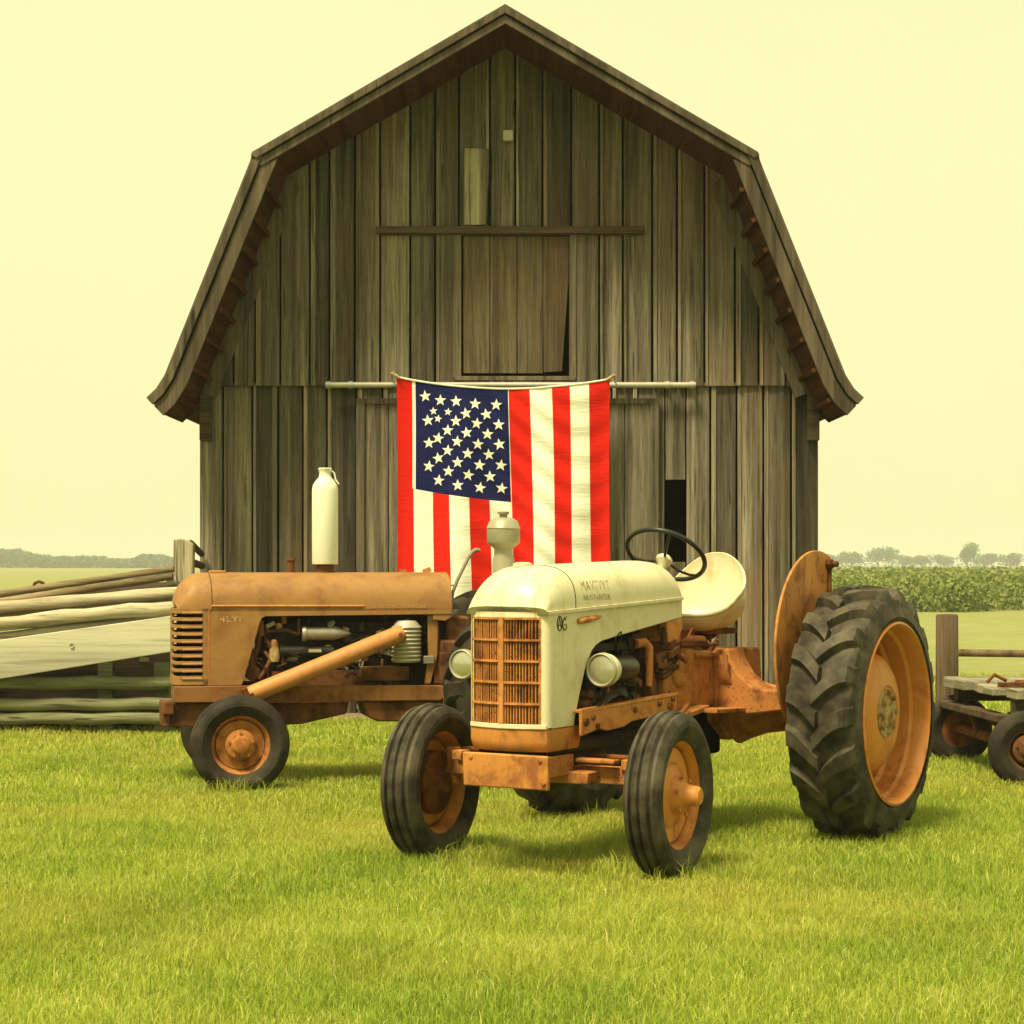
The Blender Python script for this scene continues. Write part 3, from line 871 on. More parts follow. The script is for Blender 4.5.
b.tube([(-.86, .19, .985), (-1.05, .19, .98), (-1.35, .2, .975)], .011, 8); b.tube([(-1.06, .12, .965), (-1.10, .18, 1.0), (-1.22, .18, .995), (-1.27, .18, .965)], [.02, .028, .028, .02], 10)
b.tube([(-1.15, .10, .94), (-1.2, .14, 1.06)], .008, 8); b.tube([(-1.36, .16, .94), (-1.36, .2, 1.0)], .012, 8)
b.cbox((-.83, .16, .97), (.10, .12, .08), (0, .2, .2)); b.cbox((-1.28, .0, 1.0), (.16, .14, .10))
b.tube([(-.83, .2, 1.0), (-.90, .22, .93), (-.98, .21, .90)], .012, 8)
b.build('control_levers', M['rust'], WT, 35)
# dash bracket
b = MB(); b.prism([(-.80, .99), (-.79, 1.10), (-.94, 1.118), (-.95, 1.07), (-.90, 1.01)], 'y', -.2, .212); b.prism([(-.84, .95), (-.83, 1.02), (-.9, 1.02), (-.9, .95)], 'y', -.1, .2)
b.build('dash_bracket', M['orange'], WT, 35, .006)
# steering wheel
sw = empty('steering_wheel', (-1.175, 0, 1.432), 0, WT); sw.rotation_euler = (0, R(-38), 0)
b = MB()
ring = [(.205 * math.cos(2 * PI * k / 56), .205 * math.sin(2 * PI * k / 56), 0) for k in range(56)]
rows = []
for k in range(56):
    a = 2 * PI * k / 56
    rows.append([((.205 + .0125 * math.cos(q)) * math.cos(a), (.205 + .0125 * math.cos(q)) * math.sin(a), .0125 * math.sin(q)) for q in [2 * PI * j / 10 for j in range(10)]])
b.grid(rows, close_u=True, close_v=True)
for k in range(3):
    a = 2 * PI * k / 3 + .5
    b.tube([(.02 * math.cos(a), .02 * math.sin(a), -.035), (.10 * math.cos(a), .10 * math.sin(a), -.038), (.16 * math.cos(a), .16 * math.sin(a), -.022), (.203 * math.cos(a), .203 * math.sin(a), 0)], .0075, 8)
b.build('wheel_rim', M['black'], sw, 40)
b = MB(); b.lathe([(.0001, -.012), (.03, -.014), (.042, -.026), (.042, -.045), (.025, -.06), (.018, -.10), (.018, -.42)], 'z', 20); b.build('steering_column', M['cream'], sw, 40)
# seat: pressed steel bucket with a high wrapped back
b = MB()
rows = []
NP = 48
for j in range(NP):
    ph = 2 * PI * j / NP
    k = (1 - math.cos(ph)) / 2                    # 0 at the front lip, 1 at the back
    ks = k * k * (3 - 2 * k)
    tm = .34 + .66 * k ** 1.5
    row = []
    for i in range(17):
        t = tm * (.02 + .98 * i / 16)
        if t < .5:
            rad = math.sin(t * PI) ** .85; z = .155 * (1 - math.cos(t * PI))
        else:
            q = (t - .5) * 2; rad = 1 - .08 * q - .20 * q ** 2.6; z = .155 + .245 * q
        cph, sph = (math.copysign(abs(q_) ** .78, q_) for q_ in (math.cos(ph), math.sin(ph)))
        row.append((.185 * rad * cph - .12 * max(0, t - .5), .225 * rad * sph, z))
    lx0, ly0, lz0 = row[-1]
    row.append((lx0 * 1.05, ly0 * 1.05, lz0 + .004)); row.append((lx0 * 1.075, ly0 * 1.075, lz0 - .010))
    rows.append(row)
b.grid(rows, close_v=True)
seat = b.build('seat', M['cream'], WT, 60, loc=(-1.50, .03, 1.045))
sm = seat.modifiers.new('Solidify', 'SOLIDIFY'); sm.thickness = .012
b = MB(); b.tube([(-1.40, 0.02, .98), (-1.62, .04, 1.02), (-1.64, .04, 1.04)], [.03, .028, .03], 10); b.cbox((-1.58, .04, 1.035), (.24, .22, .03)); b.build('seat_spring', M['rust'], WT, 35, .004)
# round mudguard plate inside the wheel
for sg in (1,):
    b = MB()
    pts = []
    cx, cz, rr = -1.66, .95, .505
    for k in range(37):
        a = R(78 + 150 * k / 36) if False else R(110 - 160 * k / 36)
        pts.append((cx + rr * math.cos(a), cz + rr * math.sin(a)))
    pts = [p for p in pts if p[0] >= -1.84]
    pts = [(-1.84, cz + math.sqrt(rr ** 2 - .18 ** 2))] + pts + [(-1.84, pts[-1][1])]
    b.prism(pts, 'y', sg * .605, sg * .62)
    fd = b.build('mudguard', M['orange'], WT, 30, .005)
    b = MB(); b.lathe([(.026, 0), (.026, .03), (.016, .032), (.016, .06), (.0001, .062)], 'y', 8, (-1.79, sg * .62, 1.385)); b.tube([(-1.80, sg * .63, 1.38), (-1.80, sg * .63, .8)], .012, 8)
    b.build('mudguard_bolt', M['rust'], fd, 35)
# air pre-cleaner
pc = empty('air_cleaner', (.10, -.175, 0), 0, WT)
b = MB(); b.lathe([(.0001, 1.33), (.05, 1.33), (.05, 1.405), (.043, 1.43), (.043, 1.455), (.072, 1.478), (.076, 1.485), (.076, 1.545), (.079, 1.549), (.076, 1.555), (.066, 1.58), (.048, 1.594), (.032, 1.598), (.0001, 1.60)], 'z', 32); b.build('cap', M['beige_metal'], pc, 35)
b = MB(); b.lathe([(.0001, 1.625), (.027, 1.625), (.027, 1.615), (.018, 1.613), (.018, 1.598)], 'z', 20); b.build('knob', M['grey_metal'], pc, 35)

# ------------------------------------------------------------------ brown tractor
BT = empty('tractor', (-1.779, 12.747, 0), R(192))
tag(BT, 'tan brown tractor seen side-on with a white stack, parked behind', 'tractor')
XB = .385; wB = .255; zB = 1.105; hB = .228
st = []
for d in (0, .003, .01, .022, .04, .065, .095, .13, .17, .2195, .2205, .4, .7, 1.0, 1.3, 1.6, 1.757):
    x = XB - d; hs = 1
    if d < .19: hs = max(.03, 1 - (1 - d / .19) ** 2.2) ** .5
    st.append((x, wB * (1 - .10 * max(0, 1 - d / .12) ** 2), zB + .0 , hB * hs, max(0, 1 - d / .4)))
b = MB(); superhood(b, st, 2.5, 30, .03, .25, .0)
bhood = b.build('hood', M['tan'], BT, 35)
def bh_y(x, z):
    u = min(.999, max(0, (z - zB) / hB)); return wB * (1 - u ** 2.5) ** .4
b = MB()
# side panels with the slanted engine opening, front grille panel with slats
for sg in (1, -1):
    yo, yi = sg * wB, sg * (wB - .012)
    b.prism([(.166, .628), (-.036, .628), (-.050, .66), (-.150, 1.02), (-.162, 1.045), (-.185, 1.058), (-1.372, 1.066), (-1.372, 1.108), (.166, 1.108)], 'y', yo, yi)
    for k in range(10):
        z = .668 + k * .0455
        b.box((.205, min(yo, yi), z), (.335, max(yo, yi), z + .0215), None)
        b.prism([(sg * (wB + .006), z - .003), (sg * (wB + .006), z + .004), (sg * (wB - .006), z + .024), (sg * (wB - .012), z + .02)], 'x', .205, .335)
    b.box((.17, min(yo, yi), .632), (.206, max(yo, yi), 1.108)); 
    b.box((.17, min(yo, yi), .632), (.335, max(yo, yi), .67)); b.box((.17, min(yo, yi), 1.098), (.335, max(yo, yi), 1.108))
# rounded front with slats
def bplan(inset=0):
    pts = [(.335, wB - inset), (.36, wB - .012 - inset), (.378 - inset, wB - .04), (.388 - inset, .12), (.392 - inset, 0)]
    return pts + [(p[0], -p[1]) for p in pts[-2::-1]]
o_, i_ = bplan(), bplan(.012)
poly = o_ + i_[::-1]
for k in range(10):
    z = .668 + k * .0455; b.prism(poly, 'z', z, z + .0215)
b.prism(poly, 'z', .632, .67); b.prism(poly, 'z', 1.098, 1.108)
for y in (-.06, .06): b.box((.374, y - .02, .64), (.391, y + .02, 1.10))
b.build('side_panel', M['tan'], BT, 30, .0025)
b = MB(); b.box((.15, -.235, .635), (.345, .235, 1.10)); b.build('slat_shade_backing', M['dark'], BT, 30)  # near-black backing, puts the dark between the slats into colour
b = MB()
for sg in (1, -1):
    b.tube([(.150, sg * (wB + .0), 1.124), (-.3, sg * (wB + .0), 1.122), (-.80, sg * wB, 1.120), (-.81, sg * (wB - .004), 1.120)], .0075, 8)
    b.box((.163, sg * wB - .002, .63), (.170, sg * wB + .002, 1.10))
b.build('belt_moulding', M['tan_bar'], bhood, 40)
ring = []
for k in range(31):
    t = PI * k / 30; c, s_ = math.cos(t), math.sin(t)
    yy = wB * math.copysign(abs(c) ** .8, c); ring.append((.16 - .03 * (yy / .25) ** 2 * .45, yy, zB + hB * s_ ** .8))
b = MB(); b.tube(ring, .0025, 6); b.build('hood_seam', M['grease'], bhood, 40)
letter_strip('C·EROXCONWON', .022, -.865, 1.106, .33, M['letter_pale'], bhood, ysurf=bh_y, off=.0015)
letter_strip('4LYI', .036, .10, 1.025, .13, M['letter_pale'], bhood, ysurf=lambda x, z: wB, off=.0015)
b = MB(); b.box((.05, -.07, 1.33), (.15, .07, 1.345)); b.build('filler_cap', M['tan_bar'], bhood, 35, .004)
b = MB(); b.lathe([(.0001, 1.425), (.028, 1.425), (.03, 1.41), (.022, 1.405), (.022, 1.32)], 'z', 16, (-.37, 0, 0)); b.build('breather', M['soot'], bhood, 35)
b = MB(); b.cbox((-1.25, .02, 1.345), (.05, .03, .03), (0, .4, 0)); b.build('hood_catch', M['tan_bar'], bhood, 35); b = MB(); b.cbox((-1.10, -.03, 1.342), (.04, .03, .02)); b.build('hood_catch', M['tan_bar'], bhood, 35)
# white stack
sk = empty('exhaust_stack', (-.589, 0, 0), 0, BT)
b = MB(); b.lathe([(.0001, 1.385), (.082, 1.385), (.084, 1.39), (.084, 1.86), (.078, 1.895), (.058, 1.925), (.040, 1.945), (.036, 1.975), (.044, 1.995), (.046, 2.0), (.04, 2.004), (.0001, 2.0)], 'z', 36); b.build('muffler', M['white'], sk, 35)
b = MB(); b.lathe([(.058, 1.31), (.058, 1.375), (.05, 1.388)], 'z', 24); b.build('exhaust_pipe', M['soot'], sk, 35)
b = MB(); b.tube([(-.040, .03, 1.985), (-.056, .03, 1.97), (-.064, .03, 1.93), (-.085, .03, 1.90)], .006, 6); b.build('rain_flap', M['white'], sk, 35)
# frame rails and front casting
b = MB()
for sg in (1, -1):
    b.prism([(.378, .525), (.378, .626), (-.10, .626), (-1.32, .612), (-1.34, .55), (-1.30, .515), (-.1, .520)], 'y', sg * .262, sg * .225)
b.box((.33, -.25, .525), (.378, .25, .626))
b.build('frame_rail', M['tan_dark'], BT, 30, .006)
b = MB()
b.prism([(.40, .37), (.40, .518), (-.72, .510), (-.70, .435), (-.42, .375), (-.3, .37)], 'y', -.20, .20); b.box((.40, -.21, .37), (.455, .21, .515)); b.box((.38, .16, .45), (.45, .25, .53))
b.build('front_casting', M['brown'], BT, 30, .008)
b = MB(); b.box((-1.32, .19, .53), (-.62, .262, .632)) if False else None
b.prism([(-.80, .515), (-.84, .41), (-.90, .385), (-1.16, .38), (-1.22, .41), (-1.24, .515)], 'y', -.15, .23); b.build('sump', M['brown'], BT, 30, .012)
# engine
be = empty('engine', (0, 0, 0), 0, BT)
b = MB(); b.box((-1.30, -.15, .56), (-.15, .12, 1.02)); b.box((-1.34, -.14, 1.0), (-.16, .06, 1.16)); b.build('engine_block', M['grease'], be, 30, .01)
b = MB()
b.lathe([(.0001, -.42), (.046, -.42), (.05, -.43), (.05, -.445), (.042, -.45), (.042, -.62), (.034, -.66), (.018, -.71), (.0001, -.735)], 'x', 24, (0, .19, .945)); b.build('generator', M['grey_metal'], be, 35)
b = MB(); b.lathe([(.0001, -.28), (.032, -.28), (.032, -.62), (.0001, -.62)], 'x', 20, (0, .18, .835)); b.box((-.56, .19, .825), (-.42, .216, .852)); b.build('starter', M['black'], be, 35)
b = MB(); b.box((-.54, .2165, .829), (-.46, .219, .849)); b.build('data_plate', M['pale_metal'], be, 35)
b = MB(); b.lathe([(.0001, 0), (.03, 0), (.038, .03), (.030, .09), (.016, .14), (.0001, .14)], 'z', 16, (-.245, .19, .77)); b.build('fuel_bowl', M['hub_worn'], be, 35)
b = MB(); b.lathe([(.0001, 0), (.025, 0), (.02, .1), (.0001, .11)], 'z', 14, (-.16, .19, .93)); b.build('thermostat', M['brown'], be, 35)
b = MB()
b.lathe([(.04, -.03), (.05, -.02), (.05, .02), (.04, .03), (.0001, .03)], 'y', 20, (-.11, .18, .70)); b.lathe([(.03, -.03), (.045, 0), (.03, .03), (.0001, .03)], 'y', 20, (-.10, .18, .80))
b.tube([(-.155, .19, 1.01), (-.14, .19, .86), (-.10, .19, .74)], .02, 10); b.tube([(-.40, .19, 1.04), (-.40, .2, .94)], .010, 8)
b.tube([(-.20, .19, .96), (-.32, .19, .97), (-.4, .19, .94)], .012, 8); b.tube([(-.2, .2, .9), (-.24, .2, .84), (-.21, .2, .76), (-.15, .21, .66)], .014, 8)
b.cbox((-.58, .16, .66), (.70, .05, .10)); b.cbox((-.95, .2, .69), (.30, .06, .09)); b.cbox((-1.28, .18, .80), (.05, .06, .36), (0, .06, 0))
b.cbox((-1.32, .22, .72), (.05, .08, .20)); b.tube([(-.93, .2, .64), (-.93, .21, .78)], .01, 8)
b.build('engine_fittings', M['brown'], be, 35, .004)
b = MB()
prof = [(.0001, .76), (.085, .76)]
for k in range(9):
    z = .768 + k * .026
    prof += [(.094, z), (.098, z + .007), (.094, z + .014), (.084, z + .018)]
prof += [(.08, 1.005), (.06, 1.025), (.0001, 1.03)]
b.lathe(prof, 'z', 32, (-1.085, .21, 0)); b.build('oil_filter', M['pale_metal'], be, 35)
b = MB(); b.cbox((-1.225, .23, .775), (.07, .04, .05)); b.build('junction_box', M['grey_metal'], be, 35, .004)
b = MB()
rn = random.Random(9)
for k in range(16):
    p = Vector((rn.uniform(-1.25, -.1), rn.uniform(.16, .22), rn.uniform(.66, 1.0))); pts = [p]
    for j in range(4):
        p = p + Vector((rn.uniform(-.09, .09), rn.uniform(-.02, .02), rn.uniform(-.06, .06))); pts.append(p.copy())
    b.tube(smooth(pts), rn.uniform(.004, .007), 6)
b.build('wiring', M['grease'], be, 40)
b = MB()
b.prism([(-1.20, .62), (-1.225, .80), (-1.22, 1.06), (-1.29, 1.06), (-1.285, .8), (-1.24, .62)], 'y', .20, .225); b.prism([(-1.25, 1.03), (-1.25, 1.075), (-1.374, 1.078), (-1.37, 1.045), (-1.33, 1.02)], 'y', -.23, .25)
b.build('rear_bracket', M['tan'], BT, 30, .005)
clutter(be, (-1.20, -.18), (.14, .175), (.66, 1.03), 40, 12)
# slanting boom along the side
b = MB(); b.tube([(-.055, .33, .56), (-.10, .33, .578), (-.115, .33, .584), (-1.00, .33, .935), (-1.05, .33, .955)], [.045, .055, .056, .056, .046], 16)
b.build('boom', M['tan_bar'], BT, 40)
b = MB(); b.lathe([(.012, -.08), (.012, .068), (.0001, .068)], 'y', 10, (-1.02, .33, .943)); b.build('boom_pin', M['rust'], BT, 35); b = MB(); b.lathe([(.014, -.09), (.014, .068), (.0001, .068)], 'y', 10, (-.09, .33, .574)); b.cbox((-.065, .33, .566), (.03, .13, .10), (0, .38, 0)); b.build('boom_pin', M['rust'], BT, 35)
# front axle and wheels
b = MB(); b.box((-.05, -.52, .27), (.05, .52, .36)); b.tube([(0, 0, .3), (0, 0, .45)], .08, 14); b.build('front_axle', M['brown'], BT, 30, .01)
make_front_wheel(BT, (0, .60, .288), 1, .30, .17, .178, M['orange_dirty'], M['rubber_old'], 3, hubby=False)
make_front_wheel(BT, (0, -.60, .288), -1, .30, .17, .178, M['orange_dirty'], M['rubber_old'], 3, hubby=False)
make_rear_wheel(BT, (-1.87, .69, .605), 1, .63, .32, .41, M['orange_dirty'], M['rubber_old'])
make_rear_wheel(BT, (-1.87, -.69, .605), -1, .63, .32, .41, M['orange_dirty'], M['rubber_old'])
b = MB(); b.box((-2.15, -.22, .42), (-1.30, .22, .90)); b.box((-1.5, -.2, .85), (-1.35, .2, 1.05))
for sg in (1, -1): b.lathe([(.14, sg * .2), (.10, sg * .4), (.10, sg * .62), (.0001, sg * .62)], 'y', 20, (-1.87, 0, .605))
b.build('rear_axle', M['brown'], BT, 30, .02)
b = MB()
rows = [[(-1.75 - .34 * u - (.03 if u > .9 else 0), t * .2, .98 + .05 * abs(t) ** 2 + .12 * max(0, u - .7) / .3) for t in (-1, -.6, -.2, .2, .6, 1)] for u in (0, .2, .4, .6, .8, 1)]
b.grid(rows); s_ = b.build('seat', M['tan'], BT, 60); mm = s_.modifiers.new('Solidify', 'SOLIDIFY'); mm.thickness = .015
b = MB(); b.tube([(-1.9, 0, .99), (-1.8, 0, .88)], .03, 8); b.build('seat_spring', M['rust'], BT, 40)
b = MB(); b.tube([(-1.40, .02, 1.02), (-1.42, .02, 1.20), (-1.45, .02, 1.28), (-1.52, .02, 1.42), (-1.55, .02, 1.465), (-1.575, .02, 1.48), (-1.60, .02, 1.475)], [.011, .011, .011, .011, .014, .014, .012], 8)
b.tube([(-1.38, .02, 1.245), (-1.45, .02, 1.25)], .006, 6); b.build('gear_lever', M['grey_metal'], BT, 40)

# ------------------------------------------------------------------ barn
BY = 18.5; CX = -.03
barn = empty('barn', (CX, BY, 0))
tag(barn, 'weathered grey wooden barn with a gambrel roof and loft door', 'barn')
S = 108.1
def bx(px): return (px - 512) / S - CX
def bz(py): return 1.38 + (565 - py) / S
# roof outline (outer), half: x relative to roof axis
RX = -.03
prof_R = [(0, 6.29), (2.215, 4.995), (2.23, 4.92), (2.98, 3.045), (3.055, 2.925), (3.14, 2.845)]
def roof_z(x):
    x = abs(x - RX)
    pts = [(0, 6.29), (2.20, 4.98), (2.98, 3.045), (3.14, 2.845)]
    for (a, za), (c, zc) in zip(pts, pts[1:]):
        if x <= c: return za + (zc - za) * (x - a) / (c - a)
    return 2.8
ZS = 3.06
def board(mb, x0, x1, z0, ztop, y, th=.022, cup=.010, nseg=4):
    """one siding board, slightly cupped, its top cut to the roof slope; front face towards -y"""
    fr, bk = [], []
    for k in range(nseg + 1):
        u = k / nseg; x = x0 + (x1 - x0) * u
        cy = y - cup * (1 - (2 * u - 1) ** 2) - th
        zt = ztop(x) if callable(ztop) else ztop
        fr.append((x, cy, z0, zt)); bk.append((x, y, z0, zt))
    A = [mb.v((p[0], p[1], p[2])) for p in fr]; B = [mb.v((p[0], p[1], p[3])) for p in fr]
    C = [mb.v((p[0], p[1], p[2])) for p in bk]; D = [mb.v((p[0], p[1], p[3])) for p in bk]
    for k in range(nseg):
        mb._f([A[k], A[k + 1], B[k + 1], B[k]]); mb._f([C[k + 1], C[k], D[k], D[k + 1]])
        mb._f([B[k], B[k + 1], D[k + 1], D[k]]); mb._f([A[k + 1], A[k], C[k], C[k + 1]])
    mb._f([A[0], B[0], D[0], C[0]]); mb._f([A[-1], C[-1], D[-1], B[-1]])

rb = random.Random(21)
XL, XR = bx(200), bx(818)
def joints(a, c, w=.243, jit=.03):
    n = max(1, round((c - a) / w)); xs = [a + (c - a) * k / n for k in range(n + 1)]
    return [xs[0]] + [x + rb.uniform(-jit, jit) for x in xs[1:-1]] + [xs[-1]]
def tint(): return min(1, max(0, rb.gauss(.55, .2)))
wall = MB()
LD0, LD1 = bx(459), bx(571)      # loft door opening
LZ0, LZ1 = bz(378), bz(234)
HO0, HO1 = bx(665), bx(685.5)    # missing board
HZ1 = bz(480); HZ0 = bz(562)
ztop_w = lambda x: roof_z(x) - .05
def run(x0, x1, z0, zt, y):
    xs = joints(x0, x1)
    for a, c in zip(xs, xs[1:]):
        wall.tint = tint()
        board(wall, a + .009, c - .009, z0, zt, y + rb.uniform(-.006, .006), cup=rb.uniform(-.004, .036))
        r = rb.random()
        if r < .9 and c < x1 - .01:       # batten over the joint
            wall.tint = min(1.35, tint() + .55)
            bw = rb.uniform(.016, .032)
            top = (lambda x: (zt(x) if callable(zt) else zt) - .004)
            if rb.random() < .3: board(wall, c - .007 - bw * 1.5, c - .007, z0 + .002, top, y - .028, rb.uniform(.010, .020), 0, 1)
            else: board(wall, c + .009, c + .009 + bw * 1.5, z0 + .002, top, y - .028, rb.uniform(.012, .024), 0, 1)
# lower storey
run(XL, HO0, .0, ZS, BY - BY)
wall.tint = tint(); board(wall, HO0 + .004, HO1 - .004, HZ1, ZS, 0); board(wall, HO0 + .004, HO1 - .004, .0, HZ0, 0)
run(HO1, XR, .0, ZS, 0)
# upper storey, lapping 35 mm over the lower one
YU = -.040
run(XL + .06, LD0, ZS - .03, ztop_w, YU)
run(LD1, XR - .06, ZS - .03, ztop_w, YU)
run(LD0, LD1, LZ1, ztop_w, YU)
wall.tint = .3
run(LD0, LD1, ZS - .03, LZ0, YU)
wo = wall.build('front_wall', M['siding'], barn, 50, .0035, segs=1)
# structure behind: side and rear walls
b = MB(); LEN = 11.0
b.box((XL, .0, 0), (XL + .05, LEN, 3.15)); b.box((XR - .05, 0, 0), (XR, LEN, 3.15))
b.prism([(XL, 0), (XR, 0), (XR, 3.2), (2.1, 4.85), (0, 6.15), (-2.15, 4.85), (XL, 3.2)], 'y', LEN, LEN + .05)
b.build('side_wall', M['siding_side'], barn, 0)
b = MB(); b.box((XL + .05, .06, 0), (XR - .05, .12, .02)); b.prism([(XL + .06, 0), (XR - .06, 0), (XR - .06, 3.1), (2.0, 4.8), (0, 6.0), (-2.05, 4.8), (XL + .06, 3.1)], 'y', 1.2, 1.24); b.build('interior_shade_sheet', M['dark'], barn, 0)  # added near-black sheet, paints the dark interior seen through gaps and hole
# roof
b = MB()
OV = -1.0
half = prof_R
th = .07
def offs(d):
    """outline moved inward by d"""
    out = []
    P = [Vector((p[0], p[1])) for p in half]
    for i, p in enumerate(P):
        a = P[max(i - 1, 0)]; c = P[min(i + 1, len(P) - 1)]
        t = (c - a).normalized(); n = Vector((-t.y, t.x)) * -1
        if n.y > 0: n = -n
        q = p + n * d
        if i == 0: q = Vector((0, p.y - d * 1.16))
        out.append((q.x, q.y))
    return out
def full(pts): return [(RX - p[0], p[1]) for p in pts[::-1]] + [(RX + p[0], p[1]) for p in pts[1:]]
o0, o1 = full(offs(0)), full(offs(th))
b.prism(o0 + o1[::-1], 'y', OV, LEN + .5)
b.build('roof', M['roofing'], barn, 20)
b = MB()
for sg in (1, -1):
    for (dd0, sl, e0, e1) in ((.112, slice(0, 2), 0, .0), (.175, slice(2, 6), 0, 0)):
        A, C = offs(dd0)[sl], offs(dd0 + .018)[sl]
        if dd0 > .15:
            q = [(2 * A[0][0] - A[1][0] - .0, 0)]; dx, dz = A[0][0] - A[1][0], A[0][1] - A[1][1]; L_ = math.hypot(dx, dz); ex, ez = dx / L_ * .16, dz / L_ * .16
            A = [(A[0][0] + ex, A[0][1] + ez)] + list(A); C = [(C[0][0] + ex, C[0][1] + ez)] + list(C)
        b.prism([(RX + sg * p[0], p[1]) for p in list(A) + list(C)[::-1]], 'y', OV + .03, .12)
b.build('soffit', M['soffit'], barn, 20)
# rake boards, in two layers
def rake(d0, d1, y0, y1, name, m, close_bottom=True):
    b = MB()
    (a, c), (la, lc) = (offs(d0[0]), offs(d1[0])), (offs(d0[1]), offs(d1[1]))
    for sg in (1, -1):
        up_a, up_c = [a[0], (a[1][0] + .02, a[1][1] - .01)], [c[0], (c[1][0] - .0, c[1][1] + .0)]
        lo_a, lo_c = la[2:], lc[2:]
        dx, dz = lo_a[0][0] - lo_a[1][0], lo_a[0][1] - lo_a[1][1]; L_ = math.hypot(dx, dz)
        lo_c = [(lo_c[0][0] + dx / L_ * .10, lo_c[0][1] + dz / L_ * .10)] + list(lo_c)
        for A, C in ((up_a, up_c), (lo_a, lo_c)):
            poly = A + C[::-1]
            yy = (y0, y1) if A is up_a else (y0 + .012, y1 + .012)
            b.prism([(RX + sg * p[0], p[1]) for p in poly], 'y', *yy)
    return b.build(name, m, barn, 25, .004)
rake((.022, .022), (.075, .085), OV - .045, OV + .0, 'roof_edge', M['rake'])
rake((.088, .098), (.150, .215), OV - .018, OV + .02, 'rake_board', M['rake'])
# lookouts under the overhang + wall trim along the slope
b = MB()
hu, hl = offs(.13), offs(.193)
hin = hu[:2] + hl[2:]
def along(P, s):
    L = [0]
    for a, c in zip(P, P[1:]): L.append(L[-1] + math.dist(a, c))
    s *= L[-1]
    for i in range(len(P) - 1):
        if s <= L[i + 1] or i == len(P) - 2:
            u = (s - L[i]) / (L[i + 1] - L[i]); a, c = P[i], P[i + 1]
            return (a[0] + (c[0] - a[0]) * u, a[1] + (c[1] - a[1]) * u), math.atan2(c[1] - a[1], c[0] - a[0])
for sg in (1, -1):
    for k in range(17):
        (x, z), ang = along(hin, .04 + .92 * k / 16)
        if z > 4.75: continue
        n = Vector((math.sin(ang), -math.cos(ang)))
        if n.y > 0: n = -n
        mtx = Matrix.Translation((RX + sg * (x + n.x * .03), OV / 2 - .02, z + n.y * .03)) @ Euler((0, -ang * sg if sg > 0 else ang, 0)).to_matrix().to_4x4()
        lk = MB(); lk.box((-.020, OV / 2 + .06, -.03), (.020, -OV / 2 - .06, .016), mtx); lk.build('lookout', M['soffit'], barn, 0)
a, c = offs(.20), offs(.34)
for sg in (1, -1):
    for sl in (slice(2, 4),):
        A, C = list(a[sl]), list(c[sl])
        A[0] = (A[0][0] - .04, A[0][1] + .12); C[0] = (C[0][0] - .02, C[0][1] + .06)
        b = MB(); b.prism([(RX + sg * p[0], p[1]) for p in list(A) + list(C)[::-1]], 'y', YU - .075, YU - .035)
        b.build('slope_trim', M['trim_wood'], barn, 0, .004)
# brackets at the eave corners, corner boards
for x in (bx(207), bx(812)):
    b = MB(); b.box((x - .055, -.10, bz(441)), (x + .055, -.04, bz(388))); b.box((x - .065, -.11, bz(388)), (x + .065, -.04, bz(384)))
    b.build('eave_bracket', M['beam_wood'], barn, 0, .005)
# header beam
b = MB(); b.box((bx(377), -.125, bz(235.5)), (bx(643), -.045, bz(228.5))); b.box((bx(383), -.10, bz(236.5)), (bx(637), -.045, bz(235.5))); b.build('header_beam', M['beam_wood'], barn, 0, .006)
# loft door and its frame
ld = MB(); rb = random.Random(4)
dx0, dx1 = bx(463), bx(566)
xs = [dx0, bx(490), bx(517), bx(543), dx1]
for k in range(3):
    ld.tint = tint(); board(ld, xs[k] + .003, xs[k + 1] - .003, bz(374), bz(237), -.035 + .004 * k, .02, .006)
ld.tint = .42
q = [(xs[3] + .002, bz(373)), (bx(562), bz(372)), (bx(568.5), bz(280)), (bx(568.5), bz(237)), (xs[3] + .002, bz(237))]
ld.prism(q, 'y', -.052, -.030)
ld.build('loft_door', M['door_wood'], barn, 30, .004, segs=1)
b = MB()
b.box((bx(453.5), -.088, bz(379)), (bx(461.5), -.03, bz(236))); b.box((bx(569), -.088, bz(379)), (bx(576), -.03, bz(236))); b.box((bx(455), -.095, bz(381.5)), (bx(575), -.03, bz(377)))
b.build('loft_door_frame', M['trim_wood'], barn, 0, .004)
# patch board and small square plate
b = MB(); b.tint = .9; b.prism([(bx(464.5), bz(227)), (bx(486.5), bz(227)), (bx(489), bz(151.5)), (bx(464.5), bz(151))], 'y', -.125, -.10); b.build('patch_board', M['post_pale'], barn, 0, .003)
b = MB(); b.prism([(bx(487.3), bz(227)), (bx(490.8), bz(227)), (bx(489.8), bz(155))], 'y', -.12, -.105); b.build('gap_shade_strip', M['dark'], barn, 0)  # solid near-black sliver, the shade of a gap painted beside the patch
b = MB(); b.box((bx(503), -.15, bz(144)), (bx(513), -.05, bz(133.5))); b.build('wall_plate', M['pale_metal'], barn, 0, .004)
